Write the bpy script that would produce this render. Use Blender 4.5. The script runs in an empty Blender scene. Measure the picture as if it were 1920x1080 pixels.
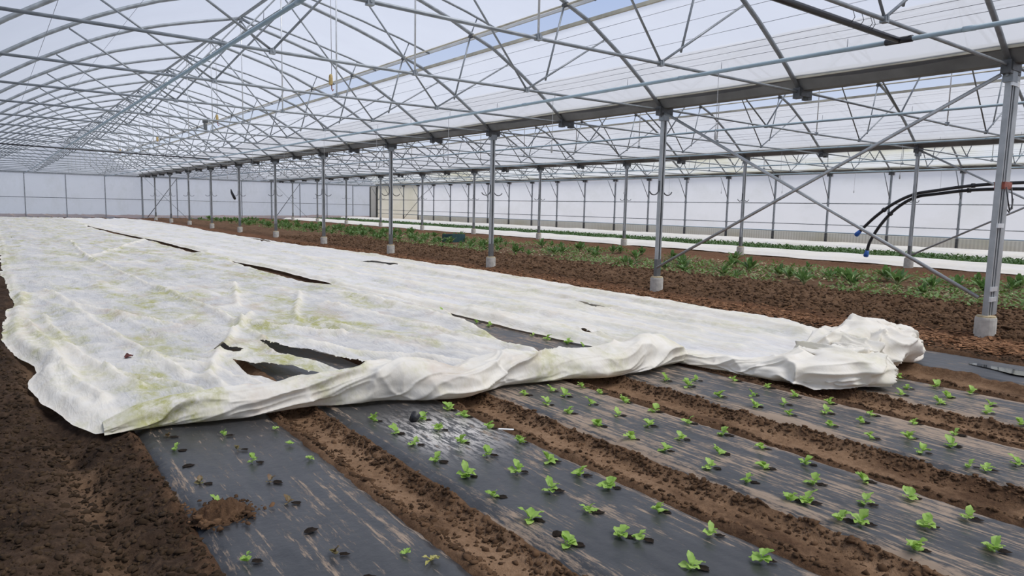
import bpy, math, random
import numpy as np
from mathutils import Vector, Matrix
random.seed(7); np.random.seed(7)
sc = bpy.context.scene
COL = sc.collection

# ------------------------------------------------------------------ camera
CAM_H, F_PX, YAW, PITCH, ROLL = 1.3841, 1301.64, 0.6461, -0.1145, 0.0220
fw = Vector((math.sin(YAW)*math.cos(PITCH), math.cos(YAW)*math.cos(PITCH), math.sin(PITCH)))
rt = Vector((math.cos(YAW), -math.sin(YAW), 0)); up = rt.cross(fw)
rt2 = math.cos(ROLL)*rt + math.sin(ROLL)*up; up2 = rt2.cross(fw)
cam = bpy.data.cameras.new('camera'); camo = bpy.data.objects.new('camera', cam); COL.objects.link(camo)
cam.sensor_fit = 'HORIZONTAL'; cam.sensor_width = 36.0; cam.lens = F_PX*36.0/1920.0
cam.clip_start = 0.05; cam.clip_end = 500
M3 = Matrix((rt2, up2, -fw)).transposed()
camo.matrix_world = Matrix.Translation((0, 0, CAM_H)) @ M3.to_4x4()
sc.camera = camo

# ------------------------------------------------------------------ light
sc.view_settings.view_transform = 'Standard'; sc.view_settings.look = 'None'
sc.view_settings.exposure = 0.0; sc.view_settings.gamma = 1.0; sc.view_settings.use_curve_mapping = False
w = bpy.data.worlds.new('sky'); sc.world = w; w.use_nodes = True
bg = w.node_tree.nodes['Background']; bg.inputs[1].default_value = 1.0
_t = w.node_tree; _tc = _t.nodes.new('ShaderNodeTexCoord'); _sx = _t.nodes.new('ShaderNodeSeparateXYZ'); _rp = _t.nodes.new('ShaderNodeValToRGB')
_t.links.new(_tc.outputs['Generated'], _sx.inputs[0]); _t.links.new(_sx.outputs[2], _rp.inputs[0]); _t.links.new(_rp.outputs[0], bg.inputs[0])
_e = _rp.color_ramp.elements; _e[0].position = 0.0; _e[0].color = (.72, .77, .86, 1); _e[1].position = 1.0; _e[1].color = (.33, .45, .70, 1)
_m = _e.new(.35); _m.color = (.36, .48, .77, 1)
sun = bpy.data.lights.new('sun', 'SUN'); suno = bpy.data.objects.new('sun', sun); COL.objects.link(suno)
sun.energy = 7.8; sun.angle = math.radians(28); sun.color = (1.0, 0.965, 0.92)
suno.rotation_euler = Vector((0.30, -0.45, 1.0)).to_track_quat('Z', 'Y').to_euler()
try:
    sc.cycles.use_denoising = True
    sc.cycles.max_bounces = 8; sc.cycles.diffuse_bounces = 4; sc.cycles.glossy_bounces = 3
    sc.cycles.transmission_bounces = 6; sc.cycles.transparent_max_bounces = 16
    sc.cycles.sample_clamp_indirect = 6.0
except Exception:
    pass

# ------------------------------------------------------------------ constants of the place
Y0, S = 3.060, 5.0
XG = [9.218-9.535, 9.218, 9.218+9.535, 9.218+19.07]         # gutter lines
CEN = [(XG[i]+XG[i+1])/2 for i in range(3)]
YEND = 58.06; YBACK = -3.5
ZCH = 3.06
PLANES = [Y0+2.5*k for k in range(22)]                        # 3.06 .. 55.56
BEDS = [(.57, 1.37), (1.62, 2.43), (2.73, 3.53), (3.92, 4.73), (5.10, 5.93), (6.47, 7.40)]
def gz(X):
    return np.interp(X, [-2, 7.4, 9.0, 18.75, 28.3, 40], [.08, .08, 0, .09, .195, .2])

# ------------------------------------------------------------------ noise
def _h(ix, iy, s):
    n = (ix.astype(np.int64)*374761393 + iy.astype(np.int64)*668265263 + s*974634777) & 0xFFFFFFFF
    n = ((n ^ (n >> 13))*1274126177) & 0xFFFFFFFF
    n = n ^ (n >> 16)
    return (n & 0xFFFF)/65535.0
def vn(x, y, s=0):
    x = np.asarray(x, float); y = np.asarray(y, float)
    ix = np.floor(x); iy = np.floor(y); fx = x-ix; fy = y-iy
    u = fx*fx*fx*(fx*(fx*6-15)+10); v = fy*fy*fy*(fy*(fy*6-15)+10)
    a = _h(ix, iy, s); b = _h(ix+1, iy, s); c = _h(ix, iy+1, s); d = _h(ix+1, iy+1, s)
    return (a*(1-u)+b*u)*(1-v)+(c*(1-u)+d*u)*v
def fbm(x, y, s=0, o=4):
    t = 0; a = .5; n = 0
    for k in range(o):
        t = t+a*vn(x*2**k+17.3*k, y*2**k-9.1*k, s+k); n += a; a *= .5
    return t/n
def ridged(x, y, s=0, o=3):
    t = 0; a = .5; n = 0
    for k in range(o):
        t = t+a*(1-np.abs(2*vn(x*2**k+7.7*k, y*2**k+3.3*k, s+k)-1)); n += a; a *= .5
    return t/n
def sstep(a, b, x):
    t = np.clip((x-a)/(b-a), 0, 1); return t*t*(3-2*t)
def segdist(px, py, poly):
    d = np.full(np.shape(px), 1e9)
    for (ax, ay), (bx, by) in zip(poly[:-1], poly[1:]):
        vx, vy = bx-ax, by-ay; L = vx*vx+vy*vy+1e-12
        t = np.clip(((px-ax)*vx+(py-ay)*vy)/L, 0, 1)
        d = np.minimum(d, np.hypot(px-ax-t*vx, py-ay-t*vy))
    return d
def inpoly(px, py, poly):
    c = np.zeros(np.shape(px), bool); n = len(poly)
    for i in range(n):
        x1, y1 = poly[i]; x2, y2 = poly[(i+1) % n]
        k = ((y1 > py) != (y2 > py)) & (px < (x2-x1)*(py-y1)/(y2-y1+1e-12)+x1)
        c ^= k
    return c

# ------------------------------------------------------------------ materials
class MT:
    def __init__(s, name):
        s.m = bpy.data.materials.new(name); s.m.use_nodes = True; s.t = s.m.node_tree
        s.b = s.t.nodes['Principled BSDF']; s.out = s.t.nodes['Material Output']
    def n(s, typ, **kw):
        x = s.t.nodes.new(typ)
        for k, v in kw.items():
            if k.startswith('i_'):
                key = k[2:].replace('_', ' '); x.inputs[int(key) if key.isdigit() else key].default_value = v
            else: setattr(x, k, v)
        return x
    def l(s, a, b): s.t.links.new(a, b)
    def coord(s, scale=(1, 1, 1), kind='Object'):
        tc = s.n('ShaderNodeTexCoord') if kind != 'World' else s.n('ShaderNodeNewGeometry')
        mp = s.n('ShaderNodeMapping'); mp.inputs['Scale'].default_value = scale
        s.l(tc.outputs['Position' if kind == 'World' else kind], mp.inputs[0]); return mp.outputs[0]
    def noise(s, vec, scale, detail=4, rough=.55):
        x = s.n('ShaderNodeTexNoise'); x.inputs['Scale'].default_value = scale; x.inputs['Detail'].default_value = detail
        x.inputs['Roughness'].default_value = rough; s.l(vec, x.inputs['Vector']); return x.outputs['Fac']
    def ramp(s, fac, stops):
        r = s.n('ShaderNodeValToRGB'); e = r.color_ramp.elements
        while len(e) < len(stops): e.new(.5)
        for k, (p, c) in enumerate(stops):
            e[k].position = p; e[k].color = (*c, 1) if len(c) == 3 else c
        s.l(fac, r.inputs[0]); return r.outputs[0]
    def mix(s, fac, a, b):
        x = s.n('ShaderNodeMix', data_type='RGBA')
        for v, i in ((fac, 0), (a, 6), (b, 7)):
            if isinstance(v, (int, float)): x.inputs[i].default_value = v
            elif isinstance(v, tuple): x.inputs[i].default_value = (*v, 1)
            else: s.l(v, x.inputs[i])
        return x.outputs[2]
    def math(s, op, a, b=0.0):
        x = s.n('ShaderNodeMath', operation=op)
        for v, i in ((a, 0), (b, 1)):
            if isinstance(v, (int, float)): x.inputs[i].default_value = v
            else: s.l(v, x.inputs[i])
        return x.outputs[0]
    def bump(s, h, strength=.3, dist=.01):
        x = s.n('ShaderNodeBump'); x.inputs['Strength'].default_value = strength; x.inputs['Distance'].default_value = dist
        s.l(h, x.inputs['Height']); return x.outputs[0]
    def attr(s, name): return s.n('ShaderNodeAttribute', attribute_name=name).outputs['Fac']

def plain(name, col, rough=.6, metal=0.0, var=.12, scale=6, spec=.5):
    M = MT(name); v = M.coord()
    f = M.noise(v, scale)
    c2 = tuple(max(0, c*(1-var*2)) for c in col); c3 = tuple(min(1, c*(1+var)) for c in col)
    M.l(M.ramp(f, [(.3, c2), (.7, c3)]), M.b.inputs['Base Color'])
    M.b.inputs['Roughness'].default_value = rough; M.b.inputs['Metallic'].default_value = metal
    M.b.inputs['Specular IOR Level'].default_value = spec
    return M.m
MAT = {}
MAT['steel'] = plain('galvanised_steel', (.29, .315, .335), .48, .45, .14, 9)
MAT['post'] = plain('galvanised_post', (.42, .44, .45), .45, .45, .12, 5)
MAT['dark_steel'] = plain('dark_steel', (.10, .105, .11), .5, .3, .2, 9)
MAT['bright_steel'] = plain('bright_zinc', (.72, .74, .75), .4, .4, .08, 14)
MAT['gutter'] = plain('gutter_zinc', (.17, .175, .175), .5, .4, .15, 2)
MAT['concrete'] = plain('concrete', (.55, .53, .48), .85, 0, .14, 11)
MAT['rust_ring'] = plain('yellowed_cement', (.52, .42, .25), .85, 0, .15, 20)
MAT['blue_pipe'] = plain('blue_grey_pipe', (.34, .44, .50), .42, 0, .06, 3)
MAT['black_pipe'] = plain('black_polythene', (.018, .018, .022), .38, 0, .15, 8)
MAT['blue_plastic'] = plain('blue_plastic', (.02, .11, .42), .4, 0, .08, 12)
MAT['red_paint'] = plain('red_brown_paint', (.30, .07, .04), .5, 0, .2, 30)
MAT['sill'] = plain('weathered_sill', (.55, .52, .42), .6, 0, .18, 2.5)
MAT['white_alu'] = plain('white_profile', (.66, .67, .66), .5, 0, .08, 2)
MAT['wood_block'] = plain('yellow_block', (.55, .40, .16), .6, 0, .2, 30)
MAT['string'] = plain('grey_string', (.42, .42, .42), .8, 0, .1, 30)
MAT['wire'] = plain('thin_wire', (.20, .21, .24), .6, .2, .1, 3)
MAT['sticker'] = plain('white_sticker', (.85, .85, .83), .6, 0, .04, 10)
MAT['teal'] = plain('dark_teal_plastic', (.02, .07, .075), .5, 0, .15, 10)
MAT['hole'] = plain('dark_hole_soil', (.022, .016, .012), .95, 0, .3, 40, .1)
MAT['clod'] = plain('soil_clod', (.120, .068, .037), .95, 0, .35, 7, .15)
MAT['clod_dark'] = plain('dark_soil_clod', (.056, .035, .020), .95, 0, .35, 7, .15)
MAT['chip'] = plain('wood_chip', (.30, .155, .080), .9, 0, .42, 14.0, .1)
MAT['terracotta'] = plain('dried_red_leaf', (.10, .025, .02), .8, 0, .2, 30)
MAT['stem_pale'] = plain('pale_stem', (.50, .55, .28), .6, 0, .15, 20)
def leafmat(name, a, b, tr):
    M = MT(name); v = M.coord(kind='World'); f = M.noise(v, 14)
    col = M.ramp(f, [(.3, a), (.7, b)])
    M.l(col, M.b.inputs['Base Color']); M.b.inputs['Roughness'].default_value = .5
    T = M.n('ShaderNodeBsdfTranslucent'); M.l(col, T.inputs[0])
    X = M.n('ShaderNodeMixShader'); X.inputs[0].default_value = tr
    M.l(M.b.outputs[0], X.inputs[1]); M.l(T.outputs[0], X.inputs[2]); M.l(X.outputs[0], M.out.inputs[0])
    return M.m
MAT['lettuce'] = leafmat('lettuce_leaf', (.30, .50, .085), (.50, .70, .18), .38)
MAT['bronze'] = leafmat('bronze_leaf', (.16, .17, .04), (.20, .11, .06), .25)
MAT['yellow_leaf'] = leafmat('yellow_leaf', (.45, .42, .12), (.55, .50, .18), .3)
MAT['chard'] = leafmat('chard_leaf', (.075, .155, .040), (.19, .32, .095), .32)
MAT['weed'] = leafmat('weed_leaf', (.09, .18, .04), (.22, .32, .08), .3)
MAT['dark_crop'] = leafmat('dark_crop_leaf', (.05, .115, .03), (.11, .20, .05), .25)
MAT['straw'] = leafmat('dry_straw', (.40, .33, .17), (.52, .46, .27), .2)

# plastic film of roof and walls: lets part of the light straight through, scatters the rest
def film(name, tint, clear, dirt=0.0, ribs=0.0, dirtcol=(.55, .50, .28), dirtscale=.5):
    M = MT(name); M.t.nodes.remove(M.b)
    v = M.coord((1, 1, 1), 'World')
    f = M.noise(v, .8, 5)
    c = M.ramp(f, [(.25, tuple(x*.93 for x in tint)), (.75, tint)])
    if dirt > 0:
        v2 = M.coord((1, .35, .6), 'World'); g = M.noise(v2, dirtscale, 5, .6)
        g = M.ramp(g, [(.48, (0, 0, 0)), (.68, (dirt,)*3)])
        c = M.mix(g, c, dirtcol)
    if ribs > 0:
        wv = M.n('ShaderNodeTexWave', wave_type='BANDS', bands_direction='DIAGONAL'); wv.inputs['Scale'].default_value = 5.0
        M.l(M.coord((1, 1, 0), 'World'), wv.inputs[0])
        c = M.mix(M.math('MULTIPLY', wv.outputs['Fac'], ribs), c, tuple(x*.62 for x in tint))
    D = M.n('ShaderNodeBsdfDiffuse'); T = M.n('ShaderNodeBsdfTranslucent'); P = M.n('ShaderNodeBsdfTransparent')
    for x in (D, T): M.l(c, x.inputs[0])
    P.inputs[0].default_value = (.97, .98, 1, 1)
    a = M.n('ShaderNodeMixShader'); a.inputs[0].default_value = .72
    M.l(D.outputs[0], a.inputs[1]); M.l(T.outputs[0], a.inputs[2])
    b = M.n('ShaderNodeMixShader'); b.inputs[0].default_value = clear
    M.l(a.outputs[0], b.inputs[1]); M.l(P.outputs[0], b.inputs[2]); M.l(b.outputs[0], M.out.inputs[0])
    return M.m
MAT['film_roof'] = film('roof_film', (.395, .405, .43), .28)
MAT['film_roof_dirty'] = film('old_roof_film', (.40, .405, .40), .28, dirt=.85, dirtcol=(.30, .275, .15))
MAT['film_wall'] = film('wall_film', (.70, .70, .70), .36, dirt=.30, dirtcol=(.44, .43, .36), dirtscale=1.4)
MAT['poly_skirt'] = film('ribbed_skirt_sheet', (.40, .41, .37), .03, dirt=.5, ribs=.6, dirtcol=(.24, .24, .15), dirtscale=1.2)
MAT['poly_beige'] = film('yellowed_ribbed_sheet', (.66, .64, .52), .08, dirt=.35, ribs=.25, dirtcol=(.45, .43, .25), dirtscale=.9)

# soil
def soilmat():
    M = MT('tilled_soil'); v = M.coord(kind='World')
    a = M.noise(v, 2.2, 6, .6); b = M.noise(v, 28, 6, .7); c = M.noise(v, 95, 4, .6)
    d = M.math('ADD', M.math('MULTIPLY', a, .45), M.math('MULTIPLY', b, .55))
    dark = M.ramp(d, [(.34, (.042, .023, .014)), (.5, (.098, .054, .030)), (.66, (.175, .102, .058))])
    path = M.ramp(d, [(.32, (.120, .068, .038)), (.5, (.235, .142, .082)), (.68, (.33, .212, .130))])
    mul = M.ramp(b, [(.3, (.07, .035, .02)), (.5, (.19, .085, .042)), (.72, (.30, .16, .085))])
    col = M.mix(M.attr('left_shade'), dark, M.ramp(d, [(.34, (.020, .013, .009)), (.5, (.050, .031, .020)), (.68, (.115, .073, .047))])); col = M.mix(M.attr('path'), col, path); col = M.mix(M.attr('mulch'), col, mul)  # leftmost soil gets a darker ramp, painting in the weaker light there
    M.l(col, M.b.inputs['Base Color']); M.b.inputs['Roughness'].default_value = .95
    M.b.inputs['Specular IOR Level'].default_value = .12
    h = M.math('ADD', M.math('MULTIPLY', b, .8), M.math('MULTIPLY', c, .35))
    M.l(M.bump(h, .9, .022), M.b.inputs['Normal'])
    return M.m
MAT['soil'] = soilmat()
# black mulch film, with dried mud streaked along the bed
def mulchmat():
    M = MT('black_mulch_film'); v = M.coord(kind='World')
    st = M.noise(M.coord((26, .75, 1), 'World'), 1.0, 7, .66)
    st2 = M.noise(M.coord((66, 11, 1), 'World'), 1.0, 6, .75)
    pt = M.noise(v, 2.6, 5, .65)
    m = M.math('ADD', M.math('MULTIPLY', st, .42), M.math('ADD', M.math('MULTIPLY', st2, .40), M.math('MULTIPLY', pt, .28)))
    m = M.math('ADD', m, M.math('MULTIPLY', M.attr('mud'), .11))
    mud = M.ramp(m, [(.568, (0, 0, 0)), (.635, (.88,)*3)])
    film = M.ramp(pt, [(.3, (.022, .023, .025)), (.7, (.040, .041, .044))])
    dust = M.ramp(M.noise(M.coord((7, 2, 1), 'World'), 3.0, 6, .7), [(.35, (0, 0, 0)), (.75, (.35,)*3)])
    film = M.mix(dust, film, (.095, .092, .090))
    col = M.mix(mud, film, (.33, .245, .175))
    salt = M.math('MULTIPLY', M.attr('salt'), M.ramp(M.noise(M.coord((22, 5, 1), 'World'), 1.7, 8, .78), [(.47, (0, 0, 0)), (.54, (1, 1, 1))]))
    col = M.mix(salt, col, (.58, .54, .50))
    M.l(col, M.b.inputs['Base Color'])
    r = M.math('ADD', .36, M.math('MULTIPLY', mud, .5)); M.l(r, M.b.inputs['Roughness'])
    M.b.inputs['Specular IOR Level'].default_value = .55
    h = M.math('ADD', M.noise(v, 22, 4), M.math('MULTIPLY', mud, .25))
    M.l(M.bump(h, .35, .008), M.b.inputs['Normal'])
    return M.m
MAT['mulch'] = mulchmat()
# thin white fleece: grey where single and flat, cream where doubled in folds, algae and earth stains
def fleecemat():
    M = MT('white_crop_fleece'); v = M.coord(kind='World')
    base = M.ramp(M.noise(v, 3.2, 6, .7), [(.32, (.60, .59, .575)), (.68, (.85, .825, .79))])
    fib = M.noise(M.coord((46, 16, 30), 'World'), 1.0, 5, .72)
    base = M.mix(M.ramp(fib, [(.38, (0, 0, 0)), (.70, (.40,)*3)]), base, (.58, .58, .59))
    base = M.mix(M.math('MULTIPLY', M.attr('clean'), .75), base, (.91, .89, .88))
    fold = M.ramp(M.noise(v, 9, 4), [(.3, (.90, .84, .72)), (.7, (.94, .90, .82))])
    col = M.mix(M.attr('fold'), base, fold)
    g = M.noise(M.coord((1.5, .62, 1), 'World'), 1.25, 5, .66)
    g2 = M.noise(M.coord((1, .7, 1), 'World'), 9, 5, .75)
    gm = M.math('MULTIPLY', M.ramp(g, [(.475, (0, 0, 0)), (.62, (1, 1, 1))]), M.ramp(g2, [(.36, (0, 0, 0)), (.60, (.95,)*3)]))
    gm = M.math('MULTIPLY', gm, M.attr('algae'))
    col = M.mix(gm, col, (.50, .49, .19))
    e = M.noise(M.coord((1.3, 1, 1), 'World'), 1.7, 5, .65)
    em = M.math('MULTIPLY', M.ramp(e, [(.54, (0, 0, 0)), (.72, (.65,)*3)]), M.attr('algae'))
    col = M.mix(em, col, (.60, .47, .37))
    M.l(col, M.b.inputs['Base Color']); M.b.inputs['Roughness'].default_value = .85
    M.b.inputs['Specular IOR Level'].default_value = .2
    def crease(rot, sc, dist):
        tc = M.n('ShaderNodeNewGeometry'); mp = M.n('ShaderNodeMapping'); mp.inputs['Scale'].default_value = sc; mp.inputs['Rotation'].default_value = (0, 0, rot)
        M.l(tc.outputs['Position'], mp.inputs[0])
        rn = M.n('ShaderNodeTexNoise'); rn.inputs['Scale'].default_value = 1.0; rn.inputs['Detail'].default_value = 2.5; rn.inputs['Distortion'].default_value = dist
        M.l(mp.outputs[0], rn.inputs['Vector'])
        return M.math('POWER', M.math('ABSOLUTE', M.math('SUBTRACT', rn.outputs['Fac'], .5)), .75)
    cr = M.math('ADD', crease(.55, (11, 2.6, 8), .7), M.math('ADD', crease(-.5, (15, 4, 10), .9), crease(1.2, (14, 3.5, 10), .6)))
    wr = M.math('ADD', M.math('MULTIPLY', cr, -1.25), M.math('ADD', M.math('MULTIPLY', M.noise(M.coord((24, 15, 20), 'World'), 1.0, 4, .6), .45), M.math('MULTIPLY', fib, .15)))
    st = M.math('SUBTRACT', 1.0, M.math('MAXIMUM', M.math('MULTIPLY', M.attr('smooth'), .80), M.math('MULTIPLY', M.attr('fold'), .55)))
    bp = M.n('ShaderNodeBump'); bp.inputs['Distance'].default_value = .030; M.l(M.math('MULTIPLY', st, .40), bp.inputs['Strength']); M.l(wr, bp.inputs['Height'])
    nb = bp.outputs[0]; M.l(nb, M.b.inputs['Normal'])
    T = M.n('ShaderNodeBsdfTranslucent'); M.l(col, T.inputs[0]); M.l(nb, T.inputs['Normal'])
    X = M.n('ShaderNodeMixShader'); X.inputs[0].default_value = .18
    M.l(M.b.outputs[0], X.inputs[1]); M.l(T.outputs[0], X.inputs[2]); M.l(X.outputs[0], M.out.inputs[0])
    return M.m
MAT['fleece'] = fleecemat()

# ------------------------------------------------------------------ builders
def mesh(name, V, Fs, mat, smooth=False):
    me = bpy.data.meshes.new(name); me.from_pydata([tuple(map(float, v)) for v in V], [], Fs)
    if smooth: me.polygons.foreach_set('use_smooth', [True]*len(me.polygons))
    me.materials.append(MAT[mat] if isinstance(mat, str) else mat); me.update(); return me
def ob(name, me, parent=None, loc=(0, 0, 0), rot=(0, 0, 0), scale=None, **props):
    o = bpy.data.objects.new(name, me); COL.objects.link(o)
    o.location = loc; o.rotation_euler = rot
    if scale is not None: o.scale = scale if not isinstance(scale, (int, float)) else (scale,)*3
    if parent is not None: o.parent = parent
    for k, v in props.items(): o[k] = v
    return o
def thing(name, loc, label, cat, group=None, rot=(0, 0, 0)):
    o = ob(name, None, None, loc, rot, label=label, category=cat)
    o.empty_display_size = .1
    if group: o['group'] = group
    return o
def gridmesh(name, P, mat, smooth=True, attrs=None, keep=None):
    """P: (rows, cols, 3) array"""
    r, c = P.shape[:2]
    idx = np.arange(r*c).reshape(r, c)
    q = np.stack([idx[:-1, :-1], idx[:-1, 1:], idx[1:, 1:], idx[1:, :-1]], -1).reshape(-1, 4)
    if keep is not None: q = q[keep.reshape(-1)]
    me = bpy.data.meshes.new(name); me.vertices.add(r*c); me.vertices.foreach_set('co', P.reshape(-1).astype(np.float32))
    n = len(q); me.loops.add(n*4); me.loops.foreach_set('vertex_index', q.reshape(-1).astype(np.int32))
    me.polygons.add(n); me.polygons.foreach_set('loop_start', np.arange(0, n*4, 4, dtype=np.int32))
    try: me.polygons.foreach_set('loop_total', np.full(n, 4, dtype=np.int32))
    except Exception: pass
    me.update(calc_edges=True)
    me.polygons.foreach_set('use_smooth', np.full(n, smooth, dtype=bool))
    for k, v in (attrs or {}).items():
        a = me.attributes.new(k, 'FLOAT', 'POINT'); a.data.foreach_set('value', np.asarray(v, np.float32).reshape(-1))
    me.materials.append(MAT[mat]); me.update(); return me
def tubeVF(pts, r, n=8, V=None, Fs=None, caps=True):
    V = [] if V is None else V; Fs = [] if Fs is None else Fs
    pts = [Vector(p) for p in pts]; rr = r if isinstance(r, (list, tuple)) else [r]*len(pts)
    b0 = len(V); ref = None
    for i, p in enumerate(pts):
        d = (pts[min(i+1, len(pts)-1)]-pts[max(i-1, 0)]).normalized()
        if ref is None:
            ref = Vector((0, 0, 1)) if abs(d.z) < .9 else Vector((1, 0, 0))
        a = d.cross(ref).normalized(); b = a.cross(d).normalized(); ref = b
        for k in range(n):
            t = 2*math.pi*k/n; V.append(p+rr[i]*(math.cos(t)*a+math.sin(t)*b))
    for i in range(len(pts)-1):
        for k in range(n):
            Fs.append((b0+i*n+k, b0+i*n+(k+1) % n, b0+(i+1)*n+(k+1) % n, b0+(i+1)*n+k))
    if caps:
        Fs.append(tuple(b0+k for k in range(n))[::-1]); Fs.append(tuple(b0+(len(pts)-1)*n+k for k in range(n)))
    return V, Fs
def tube(name, pts, r, mat, n=8):
    V, Fs = tubeVF(pts, r, n); return mesh(name, V, Fs, mat, True)
def boxVF(x0, x1, y0, y1, z0, z1, V=None, Fs=None):
    V = [] if V is None else V; Fs = [] if Fs is None else Fs; b = len(V)
    V += [(x0, y0, z0), (x1, y0, z0), (x1, y1, z0), (x0, y1, z0), (x0, y0, z1), (x1, y0, z1), (x1, y1, z1), (x0, y1, z1)]
    Fs += [tuple(b+i for i in f) for f in ((0, 3, 2, 1), (4, 5, 6, 7), (0, 1, 5, 4), (1, 2, 6, 5), (2, 3, 7, 6), (3, 0, 4, 7))]
    return V, Fs
def box(name, x0, x1, y0, y1, z0, z1, mat):
    return mesh(name, *boxVF(x0, x1, y0, y1, z0, z1), mat)
def latheVF(prof, n=16, V=None, Fs=None):
    V = [] if V is None else V; Fs = [] if Fs is None else Fs; b = len(V)
    for r, z in prof:
        for k in range(n): V.append((r*math.cos(2*math.pi*k/n), r*math.sin(2*math.pi*k/n), z))
    for i in range(len(prof)-1):
        for k in range(n): Fs.append((b+i*n+k, b+i*n+(k+1) % n, b+(i+1)*n+(k+1) % n, b+(i+1)*n+k))
    Fs.append(tuple(b+k for k in range(n))[::-1]); Fs.append(tuple(b+(len(prof)-1)*n+k for k in range(n)))
    return V, Fs
ORD = ['first', 'second', 'third', 'fourth', 'fifth', 'sixth', 'seventh', 'eighth', 'ninth', 'tenth', 'eleventh', 'twelfth', 'thirteenth', 'fourteenth',
       'fifteenth', 'sixteenth', 'seventeenth', 'eighteenth', 'nineteenth', 'twentieth', ]
_u = ORD[:9]
for _p, _q in (('twenty', 'thirtieth'), ('thirty', 'fortieth'), ('forty', 'fiftieth'), ('fifty', 'sixtieth')): ORD += [_p+'-'+x for x in _u]+[_q]

# ------------------------------------------------------------------ ground
def axis(segs):
    out = []
    for a, b, st in segs: out += list(np.arange(a, b, st))
    return np.array(out+[segs[-1][1]])
def pathness(X):
    """1 in the trodden middle of the paths between beds"""
    p = np.zeros_like(X)
    gaps = [(1.37, 1.62), (2.43, 2.73), (3.53, 3.92), (4.73, 5.10), (5.93, 6.47)]
    for a, b in gaps:
        m = (a+b)/2; h = (b-a)/2+.06; p = np.maximum(p, sstep(h, h*.35, np.abs(X-m)))
    return p
def ground(X, Y):
    z = gz(X)+0*Y
    inbed = np.zeros_like(X)
    for a, b in BEDS:
        inbed = np.maximum(inbed, sstep(a-.01, a+.06, X)*sstep(b+.01, b-.06, X))
    pth = pathness(X)
    near = sstep(7.3, 7.5, X)
    n1 = fbm(X*2.3, Y*2.3, 1, 3)-.5; n2 = fbm(X*11, Y*11, 5, 4)-.5; n3 = fbm(X*30, Y*30, 11, 3)-.5
    loose = 1-.65*pth*sstep(.35, .6, fbm(X*3, Y*1.2, 21, 3)+.15)
    z = z+(1-inbed)*(n1*.03+n2*.050*loose+n3*.028*loose) - .045*pth*(1-near)
    z = z-inbed*.035
    # edge ridges of crumbled soil thrown onto the film edges
    for a, b in BEDS:
        for e in (a, b):
            z = z+.028*np.exp(-((X-e)/.045)**2)*(.35+1.0*fbm(X*5, Y*5, 31, 3))
    # tractor rut on the left of the first bed
    left = sstep(.62, .45, X)
    rut = np.exp(-((X-.27-.05*np.sin(Y*.7))/.085)**2)
    z = z+left*(-.055*rut+.03*np.exp(-((X-.02)/.13)**2)+n2*.02)
    # tilled strip past the mulch beds
    til = sstep(8.9, 9.5, X)*sstep(12.6, 11.8, X)
    z = z+til*(.03+(ridged(X*3.2, Y*3.2, 41, 3)-.5)*.085+n2*.03)
    z = z+.03*np.exp(-((X-8.15)/.35)**2)*fbm(X*4, Y*4, 51, 3)
    for (xx, a) in ((17.8, .05), (26.9, .10)):
        z = z+a*np.exp(-((X-xx)/.5)**2)*(fbm(X*2, Y*2, 55, 3)+.3)
    return z
gx = axis([(-6, -1, .5), (-1, 7.6, .024), (7.6, 12.6, .045), (12.6, 29, .16), (29, 36, .6)])
gy = axis([(-6, .6, .4), (.6, 6.2, .026), (6.2, 13, .055), (13, 30, .14), (30, 70, .5)])
GX, GY = np.meshgrid(gx, gy)
GZ = ground(GX, GY)
mulchness = sstep(7.75, 8.2, GX)*sstep(9.35, 8.9, GX)*np.clip(.35+1.1*fbm(GX*2.5, GY*1.2, 61, 3)-.15, 0, 1)
mulchness = np.maximum(mulchness, .55*sstep(15.5, 16.5, GX)*sstep(19, 18.5, GX)); mulchness = np.maximum(mulchness, .4*sstep(26, 26.5, GX))
pa = np.clip(pathness(GX)*sstep(.30, .62, fbm(GX*4, GY*1.5, 71, 4)+.12), 0, 1)
pa = np.maximum(pa, .55*sstep(.6, .4, GX)*np.exp(-((GX-.27-.05*np.sin(GY*.7))/.09)**2)*sstep(.35, .6, fbm(GX*4, GY*2, 73, 3)))
pa = np.maximum(pa, .30*sstep(9.2, 10.5, GX))
ob('floor', gridmesh('floor', np.stack([GX, GY, GZ], -1), 'soil', True, dict(path=pa, mulch=mulchness, left_shade=sstep(.6, .5, GX))), kind='structure', label='brown tilled soil floor of the greenhouse')  # last mask paints the dimmer left margin into the soil colour

# ------------------------------------------------------------------ roof and walls
OFFS = np.array([0, .35, .74, 1.15, 1.5, 2.02, 2.5, 2.98, 3.3, 3.6, 3.88, 4.15, 4.4, 4.66])
ZS = np.array([5.22, 5.13, 5.03, 4.92, 4.82, 4.65, 4.45, 4.22, 4.04, 3.87, 3.69, 3.51, 3.33, 3.13])
def zarch(d): return np.interp(np.abs(d), OFFS, ZS)
def filmsheet(name, xs, zs, mat, c, sag=.018, edge=0):
    ys = np.arange(YBACK, YEND+.01, .3125)
    X = np.repeat(np.array(xs)[None, :]+c, len(ys), 0); Y = np.repeat(ys[:, None], len(xs), 1)
    ph = ((Y-Y0)/2.5) % 1.0
    Z = np.array(zs)[None, :]-sag*np.sin(ph*np.pi)+.004*(fbm(X*1.5, Y*3, 81, 3)-.5)*2
    return gridmesh(name, np.stack([X, Y, Z], -1), mat, True)
names = ['nearest bay', 'middle bay', 'far bay beside the side wall']
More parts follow.
